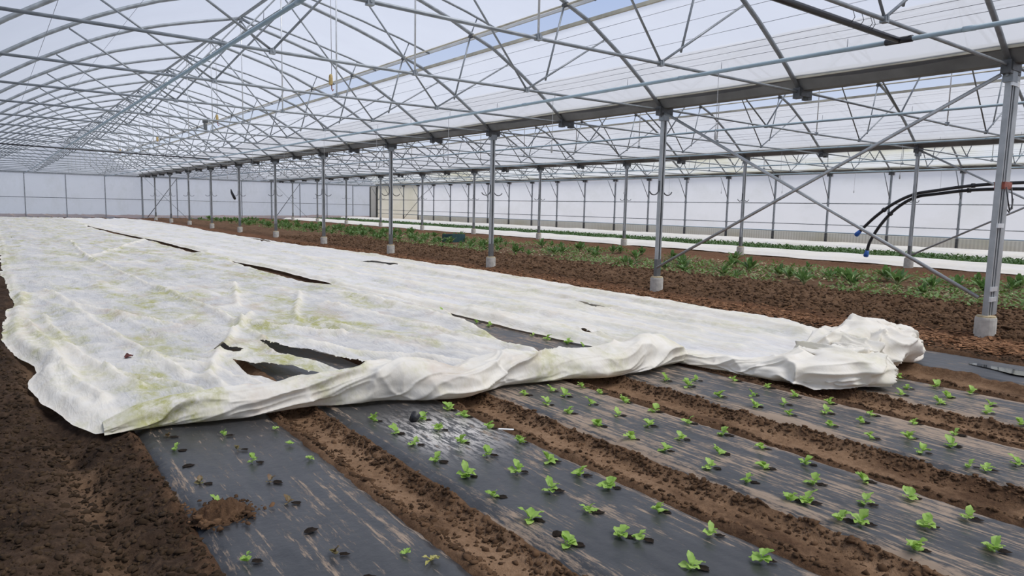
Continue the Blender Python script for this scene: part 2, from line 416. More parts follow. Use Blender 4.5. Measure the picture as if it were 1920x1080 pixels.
for i, c in enumerate(CEN):
    ce = ob('ceiling', None, kind='structure', label='curved translucent film roof of the '+names[i])
    xs = -np.linspace(4.62, 0, 22); ob('film_panel', filmsheet('roof_film_slope', xs, zarch(xs)+.045, 'film_roof', c), ce)
    xs = np.linspace(2.98, 4.62, 10); ob('film_panel', filmsheet('roof_film_slope', xs, zarch(xs)+.045, 'film_roof_dirty' if i == 2 else 'film_roof', c), ce)
    # lengthwise members
    def along(nm, dx, z, r, mat, n=6):
        ob(nm, tube(nm, [(c+dx, YBACK, z), (c+dx, YEND, z)], r, mat, n), ce)
    along('ridge_purlin', 0.02, 5.245, .021, 'steel'); along('ridge_purlin', .22, 5.06, .013, 'steel'); along('ridge_purlin', -.22, 5.07, .013, 'steel')
    along('vent_shaft', 2.50, 4.37, .016, 'sill')
    V, Fs = boxVF(2.97, 3.012, YBACK, YEND, zarch(2.985)+.0, zarch(2.985)+.05)
    ob('vent_sill', mesh('vent_sill', V, Fs, 'sill'), ce, (c, 0, 0))
    for d in (3.18, 3.42, 3.70, 3.93, 4.02, 4.12, 4.30):
        along('support_wire', d, zarch(d)+.032, .0032, 'wire', 4)
    for d in ((-3.6, -2.3) if i == 0 else (-3.0,)):
        along('support_wire', d, zarch(d)+.01, .0032, 'wire', 4)
    # gable film at the far end
    d = np.linspace(-4.62, 4.62, 33)
    V = [(c+x, YEND+.06, 3.02) for x in d]+[(c+x, YEND+.06, zarch(x)+.05) for x in d]
    Fs = [(k, k+1, 33+k+1, 33+k) for k in range(32)]
    ob('gable_film', mesh('gable_film', V, Fs, 'film_wall'), ce)
    # opened ridge vent
    rv = thing('roof_vent', (c, 0, 0), 'long raised ridge vent flap along the roof of the '+names[i], 'roof vent')
    fo = np.array([.05, .6, 1.1, 1.6, 1.93, 2.4, 2.78, 3.10]); fz = np.array([5.27, 5.165, 5.06, 4.955, 4.87, 4.76, 4.655, 4.555])
    ob('flap_film', filmsheet('flap_film', fo, fz+.04, 'film_roof', 0, .01), rv)
    V, Fs = boxVF(3.085, 3.125, YBACK, YEND, 4.555, 4.605); ob('edge_rail', mesh('edge_rail', V, Fs, 'white_alu'), rv)
    rib = tube('flap_rib', [(a, 0, b) for a, b in zip(fo, fz)], .021, 'steel')
    stv = tube('push_strut', [(2.50, 0, 4.39), (2.63, 0, 4.69)], .011, 'steel', 6)
    for Y in PLANES:
        ob('flap_rib', rib, rv, (0, Y, 0)); ob('push_strut', stv, rv, (0, Y+.03, 0))

# gutters
def gutter_mesh(x):
    prof = [(-.20, 3.30), (-.19, 3.24), (-.085, 3.10), (.085, 3.10), (.19, 3.24), (.20, 3.30), (.175, 3.30), (.07, 3.13), (-.07, 3.13), (-.175, 3.30)]
    V = [(a, YBACK, z) for a, z in prof]+[(a, YEND, z) for a, z in prof]; n = len(prof)
    Fs = [(k, (k+1) % n, n+(k+1) % n, n+k) for k in range(n)]+[tuple(range(n))[::-1], tuple(range(n, 2*n))]
    return mesh('trough', V, Fs, 'gutter')
gl = ['above the left edge of the nearest bay', 'on the nearest row of posts', 'on the second row of posts', 'along the top of the right side wall']
for i, x in enumerate(XG):
    g = thing('roof_gutter', (x, 0, 0), 'long grey metal roof gutter '+gl[i], 'gutter')
    ob('trough', gutter_mesh(x), g)
    for sgn in (-1, 1):
        V, Fs = boxVF(sgn*.218-.012, sgn*.218+.012, YBACK, YEND, 3.235, 3.315); ob('film_clip_rail', mesh('film_clip_rail', V, Fs, 'sill'), g)

# end wall, side walls
we = ob('wall_end', None, kind='structure', label='pale translucent film wall closing the far end')
xs_end = [XG[0]+9.535/4*k for k in range(13)]
def sheet(nm, x0, x1, y0, y1, z0, z1, mat, wav=.01, n=7):
    L = math.hypot(x1-x0, y1-y0); t = np.linspace(0, 1, n); u = np.linspace(0, 1, 8)
    T, U = np.meshgrid(t, u)
    off = wav*(fbm(T*4+x0*3+y0, U*2+x1, 91, 3)-.5)*2
    nx, ny = -(y1-y0)/L, (x1-x0)/L
    return gridmesh(nm, np.stack([x0+(x1-x0)*T+nx*off, y0+(y1-y0)*T+ny*off, z0+(z1-z0)*U], -1), mat)
for k in range(12):
    a, b = xs_end[k], xs_end[k+1]; z0 = float(gz((a+b)/2))-.1
    ob('film_panel', sheet('end_film', a, b if k < 11 else XG[3]-.75, YEND+.04, YEND+.04, z0, 3.1, 'film_wall'), we)
ob('beige_panel', sheet('end_beige', XG[3]-.73, XG[3], YEND+.04, YEND+.04, .05, 3.1, 'poly_beige', .002), we)
for k in range(13):
    x = xs_end[k]; big = k % 4 == 0
    o = ob('mullion', box('mullion', x-(.055 if big else .028), x+(.055 if big else .028), YEND-.05, YEND+.02, float(gz(x))-.1, 3.12, 'steel'), we)
for x in (XG[3]-.74, XG[3]-.12):
    ob('door_post', box('door_post', x-.05, x+.05, YEND-.10, YEND-.02, .05, 3.0, 'dark_steel'), we)
ob('rail', tube('end_rail', [(XG[0], YEND-.03, 1.42), (XG[3]-.7, YEND-.03, 1.40)], .020, 'steel'), we)
ob('header', box('header', XG[0], XG[3], YEND-.07, YEND+.02, 3.06, 3.16, 'steel'), we)
ob('diagonal', tube('end_diag', [(XG[1]+.3, YEND-.05, .1), (xs_end[5], YEND-.05, 3.05)], .022, 'dark_steel'), we)
ob('diagonal', tube('end_diag', [(XG[1]+.2, YEND-.06, 3.0), (xs_end[5]+.6, YEND-.06, .1)], .013, 'steel'), we)
ob('diagonal', tube('end_diag', [(XG[2]+.3, YEND-.05, .2), (xs_end[9], YEND-.05, 3.05)], .022, 'dark_steel'), we)
ob('diagonal', tube('end_diag', [(XG[2]+.2, YEND-.06, 3.0), (xs_end[9]+.6, YEND-.06, .2)], .013, 'steel'), we)

wr = ob('wall_right', None, kind='structure', label='white film side wall with ribbed skirt along the far right')
WX = XG[3]; wys = [Y0+2.5*k for k in range(0, 23)]
zb = .195
knee = tube('knee_brace', [(-.62, 0, 3.05), (-.03, 0, 2.08)], .018, 'steel', 6)
wpost = box('wall_post', -.04, .035, -.03, .03, .05, 3.1, 'steel'); wfoot = box('base_sleeve', -.05, .045, -.036, .036, .1, .62, 'dark_steel')
clip = box('clip', -.055, .05, -.045, .045, -.035, .035, 'steel')
for k, y in enumerate(wys):
    p = ob('wall_post', wpost, wr, (WX, y, 0)); ob('base_sleeve', wfoot, p); ob('knee_brace', knee, p)
    for z in (1.87, .98): ob('clip', clip, p, (0, 0, z))
    if k < len(wys)-1:
        y2 = wys[k+1]; beige = y2 > 50.8
        ob('film_panel', sheet('side_film', WX+.06, WX+.06, y, y2, .62, 3.15, 'poly_beige' if beige else 'film_wall', .012), wr)
        ob('skirt_panel', sheet('side_skirt', WX+.08, WX+.08, y, y2, .05, .66, 'poly_beige' if beige else 'poly_skirt', .004), wr)
for z, r, m in ((1.87, .019, 'steel'), (.98, .017, 'steel'), (.66, .021, 'blue_pipe')):
    ob('rail', tube('side_rail', [(WX-.01, YBACK, z), (WX-.01, YEND, z)], r, m), wr)
ob('brace', tube('wall_brace', [(WX-.06, 50.56, 1.75), (WX-.06, 53.06, .25)], .02, 'steel'), wr)
ob('brace', tube('wall_brace', [(WX-.06, 50.56, 1.9), (WX-.06, 48.06, 3.0)], .02, 'steel'), wr)
ob('film_panel', sheet('side_film', WX+.06, WX+.06, YBACK, Y0, .05, 3.15, 'film_wall', .012), wr)
wl = ob('wall_left', sheet('wall_left', XG[0]-.35, XG[0]-.35, YBACK, YEND, -.1, 3.3, 'film_wall', .01, 40), kind='structure', label='film side wall on the left')
wb = ob('wall_back', sheet('wall_back', XG[0]-.35, XG[3], YBACK, YBACK, -.1, 5.2, 'film_wall', .01, 40), kind='structure', label='film wall behind the viewpoint')

# ------------------------------------------------------------------ roof trusses
def build_truss():
    P = {}
    P['chord'] = tube('chord', [(-4.62, 0, ZCH+.03), (0, 0, ZCH), (4.62, 0, ZCH+.02)], .0185, 'steel')
    P['archL'] = tube('arch', [(-a, 0, b) for a, b in zip(OFFS, ZS)], .031, 'steel', 10)
    P['archR'] = tube('arch', [(a, 0, b-(.05 if .2 < a < 2.6 else .0)) for a, b in zip(OFFS, ZS)], .031, 'steel', 10)
    P['rod'] = tube('hanger_rod', [(0, 0, ZCH), (0, 0, 5.15)], .0115, 'bright_steel', 6)
    P['d1'] = tube('diagonal', [(0, 0, 5.16), (1.81, 0, ZCH+.02)], .0145, 'steel', 6)
    P['d2'] = tube('diagonal', [(0, 0, 5.16), (-1.81, 0, ZCH+.02)], .0145, 'steel', 6)
    P['d3'] = tube('diagonal', [(1.81, 0, ZCH+.02), (3.30, 0, 3.99)], .0145, 'steel', 6)
    P['d4'] = tube('diagonal', [(-1.81, 0, ZCH+.02), (-3.30, 0, 4.0)], .0145, 'steel', 6)
    P['strut'] = tube('strut', [(2.17, .02, 3.25), (2.49, .02, 4.37)], .0145, 'steel', 6)
    def cl(s):
        V, Fs = boxVF(-.045*s, .045*s, -.028, .028, -.03*s, .045*s); boxVF(-.015*s, .015*s, -.036, .036, .0, .065*s, V, Fs); return mesh('clamp', V, Fs, 'steel')
    P['clamp'] = cl(.68)
    P['bearing'] = mesh('shaft_bearing', *tubeVF([(0, -.05, 0), (0, .05, 0)], .036, 8), 'dark_steel')
    V, Fs = boxVF(-.13, .13, -.06, .06, 3.02, 3.11); boxVF(-.16, -.07, -.05, .05, 2.985, 3.13, V, Fs); boxVF(.07, .16, -.05, .05, 2.985, 3.13, V, Fs)
    P['shoe'] = mesh('gutter_shoe', V, Fs, 'dark_steel')
    return P
TP = build_truss()
bayname = ['nearest', 'middle', 'farthest']
def truss(i, k, Y):
    at = 'at a post' if k % 2 == 0 else 'between two posts'
    t = thing('roof_truss', (CEN[i], Y, 0), 'grey tubular arched roof truss of the %s bay, %s from the camera, %s' % (bayname[i], ORD[k], at), 'truss', 'roof trusses of the %s bay' % bayname[i])
    for nm, key in (('bottom_chord', 'chord'), ('arch', 'archL'), ('arch', 'archR'), ('hanger_rod', 'rod'), ('diagonal', 'd1'), ('diagonal', 'd2'), ('diagonal', 'd3'), ('diagonal', 'd4'), ('strut', 'strut')):
        o_ = ob(nm, TP[key], t)
        if key == 'chord': ch_ = o_
        if key == 'archR': ar_ = o_
    for x, z in ((-1.81, ZCH), (0, ZCH), (1.81, ZCH), (0, 5.17)): ob('clamp', TP['clamp'], ch_ if z < 4 else ar_, (x, 0, z))
    ob('shaft_bearing', TP['bearing'], ar_, (2.50, 0, 4.37))
    ob('gutter_shoe', TP['shoe'], t, (4.767, 0, 0))
for i in range(3):
    for k, Y in enumerate(PLANES): truss(i, k, Y)

# ------------------------------------------------------------------ posts
V, Fs = latheVF([(.112, -.12), (.112, .22), (.108, .245), (.06, .25)], 18); FOOT = mesh('footing', V, Fs, 'concrete', False)
V, Fs = latheVF([(.10, .244), (.098, .262), (.03, .266)], 14); RING = mesh('cement_cap', V, Fs, 'rust_ring')
def shaft(h):
    V, Fs = [], []
    # open C section: web and two flanges with lips
    boxVF(-.047, .047, .020, .030, .25, h, V, Fs); boxVF(-.047, -.039, -.030, .020, .25, h, V, Fs); boxVF(.039, .047, -.030, .020, .25, h, V, Fs)
    boxVF(-.039, -.016, -.030, -.024, .25, h, V, Fs); boxVF(.016, .039, -.030, -.024, .25, h, V, Fs)
    return mesh('shaft', V, Fs, 'post')
SH = {0: shaft(3.06), 1: shaft(2.97)}
SLEEVE = box('base_sleeve', -.050, .050, -.034, .034, .25, .56, 'gutter')
V, Fs = boxVF(-.075, .075, -.05, .05, 2.90, 3.06); boxVF(-.11, .11, -.012, .012, 2.96, 3.08, V, Fs); HEAD = mesh('head_bracket', V, Fs, 'steel')
hp = [(.05, 0, 1.90), (.055, 0, 1.80)]+[(.175-.12*math.cos(t), 0, 1.76-.10*math.sin(t)) for t in np.linspace(.0, math.pi*.86, 12)]
HOOKR = tube('hook', hp, .0105, 'dark_steel', 6); HOOKL = tube('hook', [(-x, y, z) for x, y, z in hp], .0105, 'dark_steel', 6)
def post(x, y, row, k, label, big=False):
    g = float(gz(x)); 
    t = thing('support_post', (x, y, g), label, 'post', 'posts of the %s row' % row)
    fo_ = ob('footing', FOOT, t); ob('cement_cap', RING, fo_); ob('shaft', SH[0 if row == 'nearest' else 1], t); 
    if not big: ob('base_sleeve', SLEEVE, t)
    ob('head_bracket', HEAD, t, (0, 0, 0 if row == 'nearest' else -.09))
    if not big:
        ob('hook', HOOKL, t); ob('hook', HOOKR, t)
    return t
for k in range(11):
    y = Y0+5*k
    if k == 0: lab = 'big double galvanised post with a red clamp, nearest the camera at the right'
    elif k == 1: lab = 'galvanised post at the far foot of the big crossed braces, second in the nearest row'
    elif k == 10: lab = 'last galvanised post of the nearest row, before the far end wall'
    else: lab = 'galvanised steel post on a concrete footing, %s from the camera in the nearest row' % ORD[k]
    t = post(XG[1], y, 'nearest', k, lab, k == 0)
    if k == 0:
        V, Fs = boxVF(-.06, .06, .055, .13, .02, 2.95); boxVF(-.052, .052, .10, .135, .25, 2.95, V, Fs)
        ob('companion_shaft', box('companion_shaft', .062, .185, -.04, .035, .27, 3.03, 'post'), t)
        for z in (.55, .43, 1.28, 2.86): ob('clip_band', box('clip_band', -.055, .12, -.047, -.028, z, z+.05, 'bright_steel'), t)
        ob('sticker', box('sticker', .075, .17, -.043, -.0405, 2.86, 2.92, 'sticker'), t)
        ob('clamp_band', box('clamp_band', -.02, .20, -.060, .045, 1.72, 1.80, 'red_paint'), t, label='red painted clamp band')
        loop = [(.0, -.07, 1.74), (-.01, -.10, 1.60), (.04, -.11, 1.48), (.12, -.11, 1.50), (.15, -.09, 1.62), (.16, -.07, 1.74)]
        ob('wire_loop', tube('wire_loop', loop, .007, 'black_pipe', 6), t)
        ob('hook', tube('hook', [(.19, -.02, 1.62), (.22, -.02, 1.50), (.28, -.03, 1.46), (.33, -.04, 1.54), (.34, -.04, 1.62)], .008, 'dark_steel', 6), t)
for k in range(10):
    y = Y0+5+5*k
    if k == 0: lab = 'galvanised post holding the black hoses, nearest of the second row'
    elif k == 9: lab = 'last galvanised post of the second row, before the far end wall'
    else: lab = 'galvanised steel post on a concrete footing, %s from the camera in the second row' % ORD[k]
    post(XG[2], y, 'second', k, lab)
def brace(nm, x, a, b, c, d, label):
    t = thing(nm, (x, 0, 0), label, 'brace')
    ob('brace_tube', tube('brace_tube', [(-.055, a[0], a[1]), (-.055, b[0], b[1])], .023, 'post'), t)
    ob('brace_tube', tube('brace_tube', [(-.10, c[0], c[1]), (-.10, d[0], d[1])], .023, 'post'), t)
    return t
brace('cross_brace', XG[1], (Y0+.08, .47), (Y0+4.95, 3.03), (Y0+4.92, .43), (Y0+.06, 2.98), 'two crossed steel brace tubes between the two nearest posts')
brace('cross_brace', XG[2], (Y0+4.98, 3.06), (Y0+.1, .55), (Y0+4.92, .42), (Y0+.05, 3.0), 'crossed steel brace tubes beside the hose post of the second row')

# ------------------------------------------------------------------ irrigation pipes
pn = 0
for i, c in enumerate(CEN):
    for sgn in (-1, 1):
        x = c+sgn*2.36
        t = thing('irrigation_pipe', (x, 0, 3.0), 'long blue-grey irrigation pipe under the roof on the %s side of the %s bay' % ('left' if sgn < 0 else 'right', bayname[i]), 'pipe')
        pp_ = ob('pipe', tube('pipe', [(0, YBACK+.2, 0), (0, YEND-.3, 0)], .021, 'blue_pipe', 10), t)
        sl = mesh('coupling', *tubeVF([(0, -.05, 0), (0, .05, 0)], .0245, 10), 'blue_pipe', True)
        nip = tube('nipple', [(0, 0, .015), (.005, 0, .10)], .003, 'wire', 5)
        for k in range(13): ob('coupling', sl, pp_, (0, 2.6+3.1*k, 0))
        for k in range(18): ob('nipple', nip, pp_, (0, 2.2+1.47*k, 0))
line = tube('thread', [(0, 0, 0), (.004, 0, -.35), (0, 0, -.66)], .0035, 'string', 5)
V, Fs = latheVF([(.004, -.76), (.014, -.75), (.016, -.71), (.011, -.67), (.005, -.65)], 8); pend = mesh('sprinkler_head', V, Fs, 'string', True)
for i in range(3):
    for k in range(13):
        y = 5.17+2.95*k; x = CEN[i]+2.36
        if k > (9, 8, 7)[i]: continue
        if i > 0: y += 2.2
        t = thing('hanging_sprinkler', (x, y, 2.98), 'thin sprinkler line hanging from the right pipe of the %s bay, %s from the camera' % (bayname[i], ORD[k]), 'sprinkler', 'hanging sprinklers')
        th_ = ob('thread', line, t); ob('sprinkler_head', pend, th_)
V, Fs = tubeVF([(4.45-2.36, Y0+.12, 3.0), (6.83, Y0+.12, 3.0)], .028, 10)
t = thing('feed_pipe', (0, 0, 0), 'thick black feed pipe strapped under the nearest roof truss', 'pipe')
ob('pipe', mesh('pipe', V, Fs, 'black_pipe', True), t)
ob('tee_joint', mesh('tee_joint', *tubeVF([(6.81, Y0+.0, 3.0), (6.81, Y0+.24, 3.0)], .030, 10), 'black_pipe', True), t)
for x in (5.9, 6.05, 6.2, 6.25): ob('cable_tie', tube('cable_tie', [(x, Y0+.12, 2.97), (x, Y0+.07, 3.04), (x+.02, Y0+.10, 3.10)], .003, 'black_pipe', 5), t)
tb = ob('feed_pipe', tube('feed_pipe', [(-.2, 26.4, 3.0), (3, 27.2, 2.98), (6.8, 28.2, 2.98)], .022, 'black_pipe'), label='thin black pipe crossing high up deep in the nearest bay', category='pipe')

# black hoses on the hooks of the second row
def hose(pts, label, cuff):
    P = [Vector(p) for p in pts]; C = []
    for a in range(len(P)-1):
        p0, p1, p2, p3 = P[max(a-1, 0)], P[a], P[a+1], P[min(a+2, len(P)-1)]
        for u in np.linspace(0, 1, 9)[:-1]:
            C.append(.5*((2*p1)+(-p0+p2)*u+(2*p0-5*p1+4*p2-p3)*u*u+(-p0+3*p1-3*p2+p3)*u**3))
    C.append(P[-1])
    t = thing('water_hose', (0, 0, 0), label, 'hose')
    ho_ = ob('hose', tube('hose', C, .040, 'black_pipe', 10), t)
    d = (C[-1]-C[-3]).normalized(); e = C[-1]
    ob('end_coupling', mesh('end_coupling', *tubeVF([e-d*.04, e+d*.03, e+d*.05, e+d*.12, e+d*.14], [.046, .055, .064, .064, .045], 12), 'blue_plastic', True), ho_, label='blue plastic end coupling')
    for q in cuff:
        a = C[q]; d2 = (C[q+1]-C[q-1]).normalized(); ob('cuff', mesh('cuff', *tubeVF([a-d2*.035, a+d2*.035], .060, 10), 'black_pipe', True), ho_)
hose([(18.80, 2.8, 2.0), (18.83, 4.3, 2.20), (18.85, 5.78, 2.215), (18.86, 6.8, 2.16), (18.87, 7.6, 2.05), (18.87, 8.12, 1.955), (18.87, 8.6, 1.72), (18.86, 9.05, 1.36), (18.85, 9.43, .95)], 'black hose with a blue end hanging above the fleece, upper of two', [24, 52])
hose([(18.95, 2.8, 1.85), (18.95, 4.3, 2.03), (18.95, 5.78, 2.075), (18.95, 6.8, 2.06), (18.95, 7.6, 1.97), (18.95, 8.12, 1.88), (18.93, 8.55, 1.60), (18.92, 8.90, 1.18), (18.92, 9.15, .72), (18.92, 9.22, .42)], 'black hose with a blue end touching the fleece, lower of two', [25, 51])

# pull ropes with yellow blocks along the ridge
for k, y in enumerate((10.79, 17.64, 24.9, 32.7)):
    t = thing('pull_rope', (CEN[0], y, 0), 'thin rope with a yellow block hanging from the ridge, %s from the camera' % ORD[k], 'rope', 'ropes under the ridge')
    ro_ = ob('rope', tube('rope', [(0, 0, 5.2), (.01, 0, 4.2), (.015, 0, 3.4)], .005, 'string', 5), t)
    V, Fs = latheVF([(.015, 3.26), (.032, 3.27), (.034, 3.36), (.028, 3.41), (.01, 3.43)], 8); ob('block', mesh('block', V, Fs, 'wood_block'), ro_)
    ob('hook', tube('hook', [(.015, 0, 3.27), (.015, 0, 3.2), (.03, 0, 3.17), (.045, 0, 3.2)], .008, 'red_paint', 6), t)
t = thing('vent_motor', (CEN[0]+2.5, 29.3, 4.36), 'small grey gear motor on the vent shaft deep in the nearest bay', 'motor')
V, Fs = latheVF([(.04, -.2), (.07, -.18), (.07, .06), (.05, .1)], 12); ob('body', mesh('body', V, Fs, 'gutter'), t); ob('gearbox', box('gearbox', -.09, .09, -.07, .07, .06, .2, 'dark_steel'), t)
V, Fs = [], []
pts = [(0, 0, .26), (.03, 0, .12), (.08, 0, 0), (.16, 0, -.16), (.18, 0, -.2)]
t = ob('rubber_sleeve', tube('rubber_sleeve', pts, [.02, .05, .06, .06, .035], 'black_pipe', 10), None, (XG[1]-.36, Y0+30, 1.70), label='short black rubber sleeve hanging on the hook of a far post', category='sleeve')

# ------------------------------------------------------------------ mulch films
bedword = ['leftmost', 'second', 'third', 'fourth', 'fifth', 'sixth, farthest']
holes = {k: [] for k in range(6)}
FILMS = []
for k, (a, b) in enumerate(BEDS):
    yy = axis([(-1.5, .55, .07), (.55, 5.2, .022), (5.2, 9, .06)]+([(9, 57, .5)] if k != 3 else [(9, 9.5, .1)]))
    t = np.linspace(0, 1, 54)
    T, Y = np.meshgrid(t, yy)
    ea = .03*(fbm(Y*3, Y*0+k, 101, 3)-.5); eb = .03*(fbm(Y*3, Y*0+k+5, 103, 3)-.5)
    X = (a+ea)+(b-a+eb-ea)*T
    edge = np.minimum(X-a, b-X)
    sh = sstep(-.03, .10, edge)
    Z = .083-.05*(1-sh)+.010*(fbm(X*4, Y*1.6, 105+k, 3)-.5)
    pleat = np.exp(-(edge/.07)**2)
    Z = Z+pleat*.020*(ridged(X*4, Y*13, 111+k, 2)-.5)+.006*(ridged(X*9, Y*1.3, 113+k, 2)-.5)
    mud = np.clip(np.exp(-(edge/.16)**2)*.4+.7*fbm(X*2, Y*.8, 115+k, 3)-.1+({0: -.60, 1: -.42, 2: -.02, 3: -.05, 4: .0, 5: -.6}[k]), -.8, 1)
    salt = np.zeros_like(X)
    if k == 1: salt = np.exp(-(((X-2.05)/.30)**2+((Y-3.35)/.33)**2))*1.25*sstep(.1, .25, X-a)
    o = ob('mulch_film', gridmesh('mulch_film', np.stack([X, Y, Z], -1), 'mulch', True, dict(mud=mud, salt=np.clip(salt, 0, 1))),
           label='black plastic mulch film on the %s bed from the left' % bedword[k] if k < 5 else 'black plastic mulch film on the farthest bed, beside the wood chips', category='mulch film')
    FILMS.append(o)

# ------------------------------------------------------------------ fleece sheets
ROLLB = np.array([[.40, 4.33], [.49, 4.25], [.781, 4.25], [1.193, 4.15], [1.625, 4.156], [2.076, 4.007], [2.524, 3.80], [2.891, 3.93], [3.436, 3.857], [3.773, 3.70], [4.257, 3.684], [4.60, 3.72], [4.80, 3.80]])
ROLLH = np.array([[.40, .02], [.52, .09], [.75, .165], [1.1, .175], [1.47, .185], [1.82, .215], [2.2, .25], [2.6, .20], [2.9, .215], [3.3, .225], [3.6, .21], [3.9, .235], [4.3, .285], [4.55, .25], [4.7, .17], [4.80, .05]])
def rollH(x): return np.interp(x, ROLLH[:, 0], ROLLH[:, 1])
def rollY(x): return np.interp(x, ROLLB[:, 0], ROLLB[:, 1])
XR1 = [(3.9, 4.2), (4.2, 4.12), (4.6, 3.93), (5.0, 3.90), (5.5, 3.98), (6.2, 4.17), (7.0, 4.38), (8, 4.45), (10.1, 4.35), (10.7, 4.12), (13, 4.10), (15.3, 4.12), (15.9, 4.32), (17.7, 4.32), (18.3, 4.03), (24, 4.04), (30, 3.78), (38, 3.70), (40, 3.9), (60, 3.9)]
XL2 = [(2.9, 5.05), (3.3, 4.93), (3.7, 4.74), (4.5, 4.50), (5, 4.44), (7.4, 4.44), (8, 4.36), (10.2, 4.24), (10.8, 4.38), (13.8, 4.36), (15.4, 4.22), (16, 4.2), (18, 4.15), (18.8, 4.28), (24, 4.28), (30, 3.98), (37, 3.80), (40, 3.80), (60, 3.8)]
XL1 = [(3.9, .50), (4.25, .46), (4.6, .31), (4.97, .225), (5.44, .16), (6.1, .21), (6.4, .20), (6.97, .085), (7.75, .03), (8.6, .06), (10.4, .17), (14, .13), (23, .2), (60, .2)]
XR2 = [(2.9, 6.5), (3.2, 6.75), (3.56, 6.98), (4.28, 7.36), (5.08, 7.50), (6.2, 7.60), (8.2, 7.69), (9.9, 7.80), (11.1, 7.94), (14.3, 7.92), (18, 7.75), (25, 7.5), (34, 7.8), (41, 8.2), (60, 8.2)]
def prof(L, y): a = np.array(L); return np.interp(y, a[:, 0], a[:, 1])
def fleece_height(X, Y, seed):
    g = gz(X)
    under = np.zeros_like(X)
    for a, b in BEDS: under = np.maximum(under, sstep(a-.05, a+.1, X)*sstep(b+.05, b-.1, X))
    z = g+.012+.022*under+.03*(fbm(X*1.3, Y*.9, seed, 3)-.3)
    wr = (ridged(X*2.6+.5*fbm(X*2, Y*2, seed+3, 2), Y*1.7, seed+1, 3)-.5)
    wr2 = (ridged(X*7+1.2*fbm(X*3, Y*3, seed+4, 2), Y*4.6, seed+2, 3)-.5)
    lon = (ridged(X*3.4+.55*Y+.5*fbm(X, Y*.8, seed+7, 2), Y*.42, seed+6, 2)-.5) if seed < 250 else (ridged(X*2.6+.10*Y, Y*.22, seed+6, 2)-.5)
    z = z+.014+.036*wr+.022*wr2+.046*lon
    fold = np.clip(.22*sstep(.14, .32, wr)+.18*sstep(.16, .34, wr2)+.42*sstep(.22, .36, lon), 0, 1)
    return z, fold
def addfold(z, fold, X, Y, poly, w, h, amt=1.0):
    d = segdist(X+.05*(fbm(X*1.6, Y*1.6, 133, 2)-.5), Y+.08*(fbm(X*1.6, Y*1.6, 135, 2)-.5), poly)
    e = np.exp(-(d/(w*.72))**1.5)
    return z+1.05*h*e, np.clip(fold+1.1*amt*np.exp(-(d/(w*.85))**2), 0, 1)
def make_fleece(nm, yy, ncol, xl, xr, seed, folds, gaps, lift=0.0, endfn=None, label='', part_of=None):
    Y = np.repeat(yy[:, None], ncol, 1); T = np.repeat(np.linspace(0, 1, ncol)[None, :], len(yy), 0)
    L = prof(xl, yy)+.10*(fbm(yy*1.9, yy*0, seed+40, 4)-.5); R = prof(xr, yy)+.10*(fbm(yy*1.9, yy*0+4, seed+41, 4)-.5)
    X = L[:, None]+(R-L)[:, None]*T
    # snap to the outlines of the openings
    keep = np.ones((len(yy)-1, ncol-1), bool)
    for gp in gaps:
        cell = .75*np.maximum((R-L)[:, None]/ncol+0*T, np.gradient(yy)[:, None]+0*T)
        loop = list(gp)+[gp[0]]
        best = np.full(X.shape, 1e9); bx = X.copy(); by = Y.copy()
        for (ax, ay), (cx, cy) in zip(loop[:-1], loop[1:]):
            vx, vy = cx-ax, cy-ay; LL = vx*vx+vy*vy+1e-12
            t = np.clip(((X-ax)*vx+(Y-ay)*vy)/LL, 0, 1); qx = ax+t*vx; qy = ay+t*vy; d = np.hypot(X-qx, Y-qy)
            m = d < best; best = np.where(m, d, best); bx = np.where(m, qx, bx); by = np.where(m, qy, by)
        sn = best < cell*.62
        X = np.where(sn, bx, X); Y = np.where(sn, by, Y)
        cx = (X[:-1, :-1]+X[1:, 1:]+X[:-1, 1:]+X[1:, :-1])/4; cy = (Y[:-1, :-1]+Y[1:, 1:]+Y[:-1, 1:]+Y[1:, :-1])/4
        keep &= ~inpoly(cx, cy, gp)
    z, fold = fleece_height(X, Y, seed)
    for f in folds: z, fold = addfold(z, fold, X, Y, *f)
    for gp in gaps: z, fold = addfold(z, fold, X, Y, list(gp)+[gp[0]], .035, .018, .9)
    # hems: a rolled rim along both sides
    dl = (X-L[:, None]); dr = (R[:, None]-X)
    hem = np.exp(-((dl-.06)/.045)**2)+np.exp(-((dr-.06)/.045)**2)
    z = z+.012*hem; fold = np.clip(fold+.8*(np.exp(-(dl/.13)**4)+np.exp(-(dr/.13)**4)), 0, 1)
    drop = sstep(0, .12, np.minimum(dl, dr)); gg = gz(X)
    z = np.maximum(z, gg+.016+.012*fbm(X*6, Y*6, seed+50, 2)); z = np.maximum(z, ground(X, Y)+.014)
    gd = np.maximum(gg+.012, ground(X, Y)+.006); z = gd+(z-gd)*drop+lift
    if endfn is not None: z, fold = endfn(X, Y, z, fold)
    alg = np.clip(1.0+.8*(fbm(X*.7, Y*.4, seed+9, 2)-.5), 0, 1)*(1.0 if seed < 250 else .40)
    o = ob(nm, gridmesh(nm, np.stack([X, Y, z], -1), 'fleece', True, dict(fold=fold, algae=alg+0*X, clean=0*X+(0.0 if seed < 250 else .70)), keep), part_of)
    return o
yy1 = axis([(4.0, 7.6, .026), (7.6, 13, .055), (13, 24, .14), (24, 54.5, .5)])
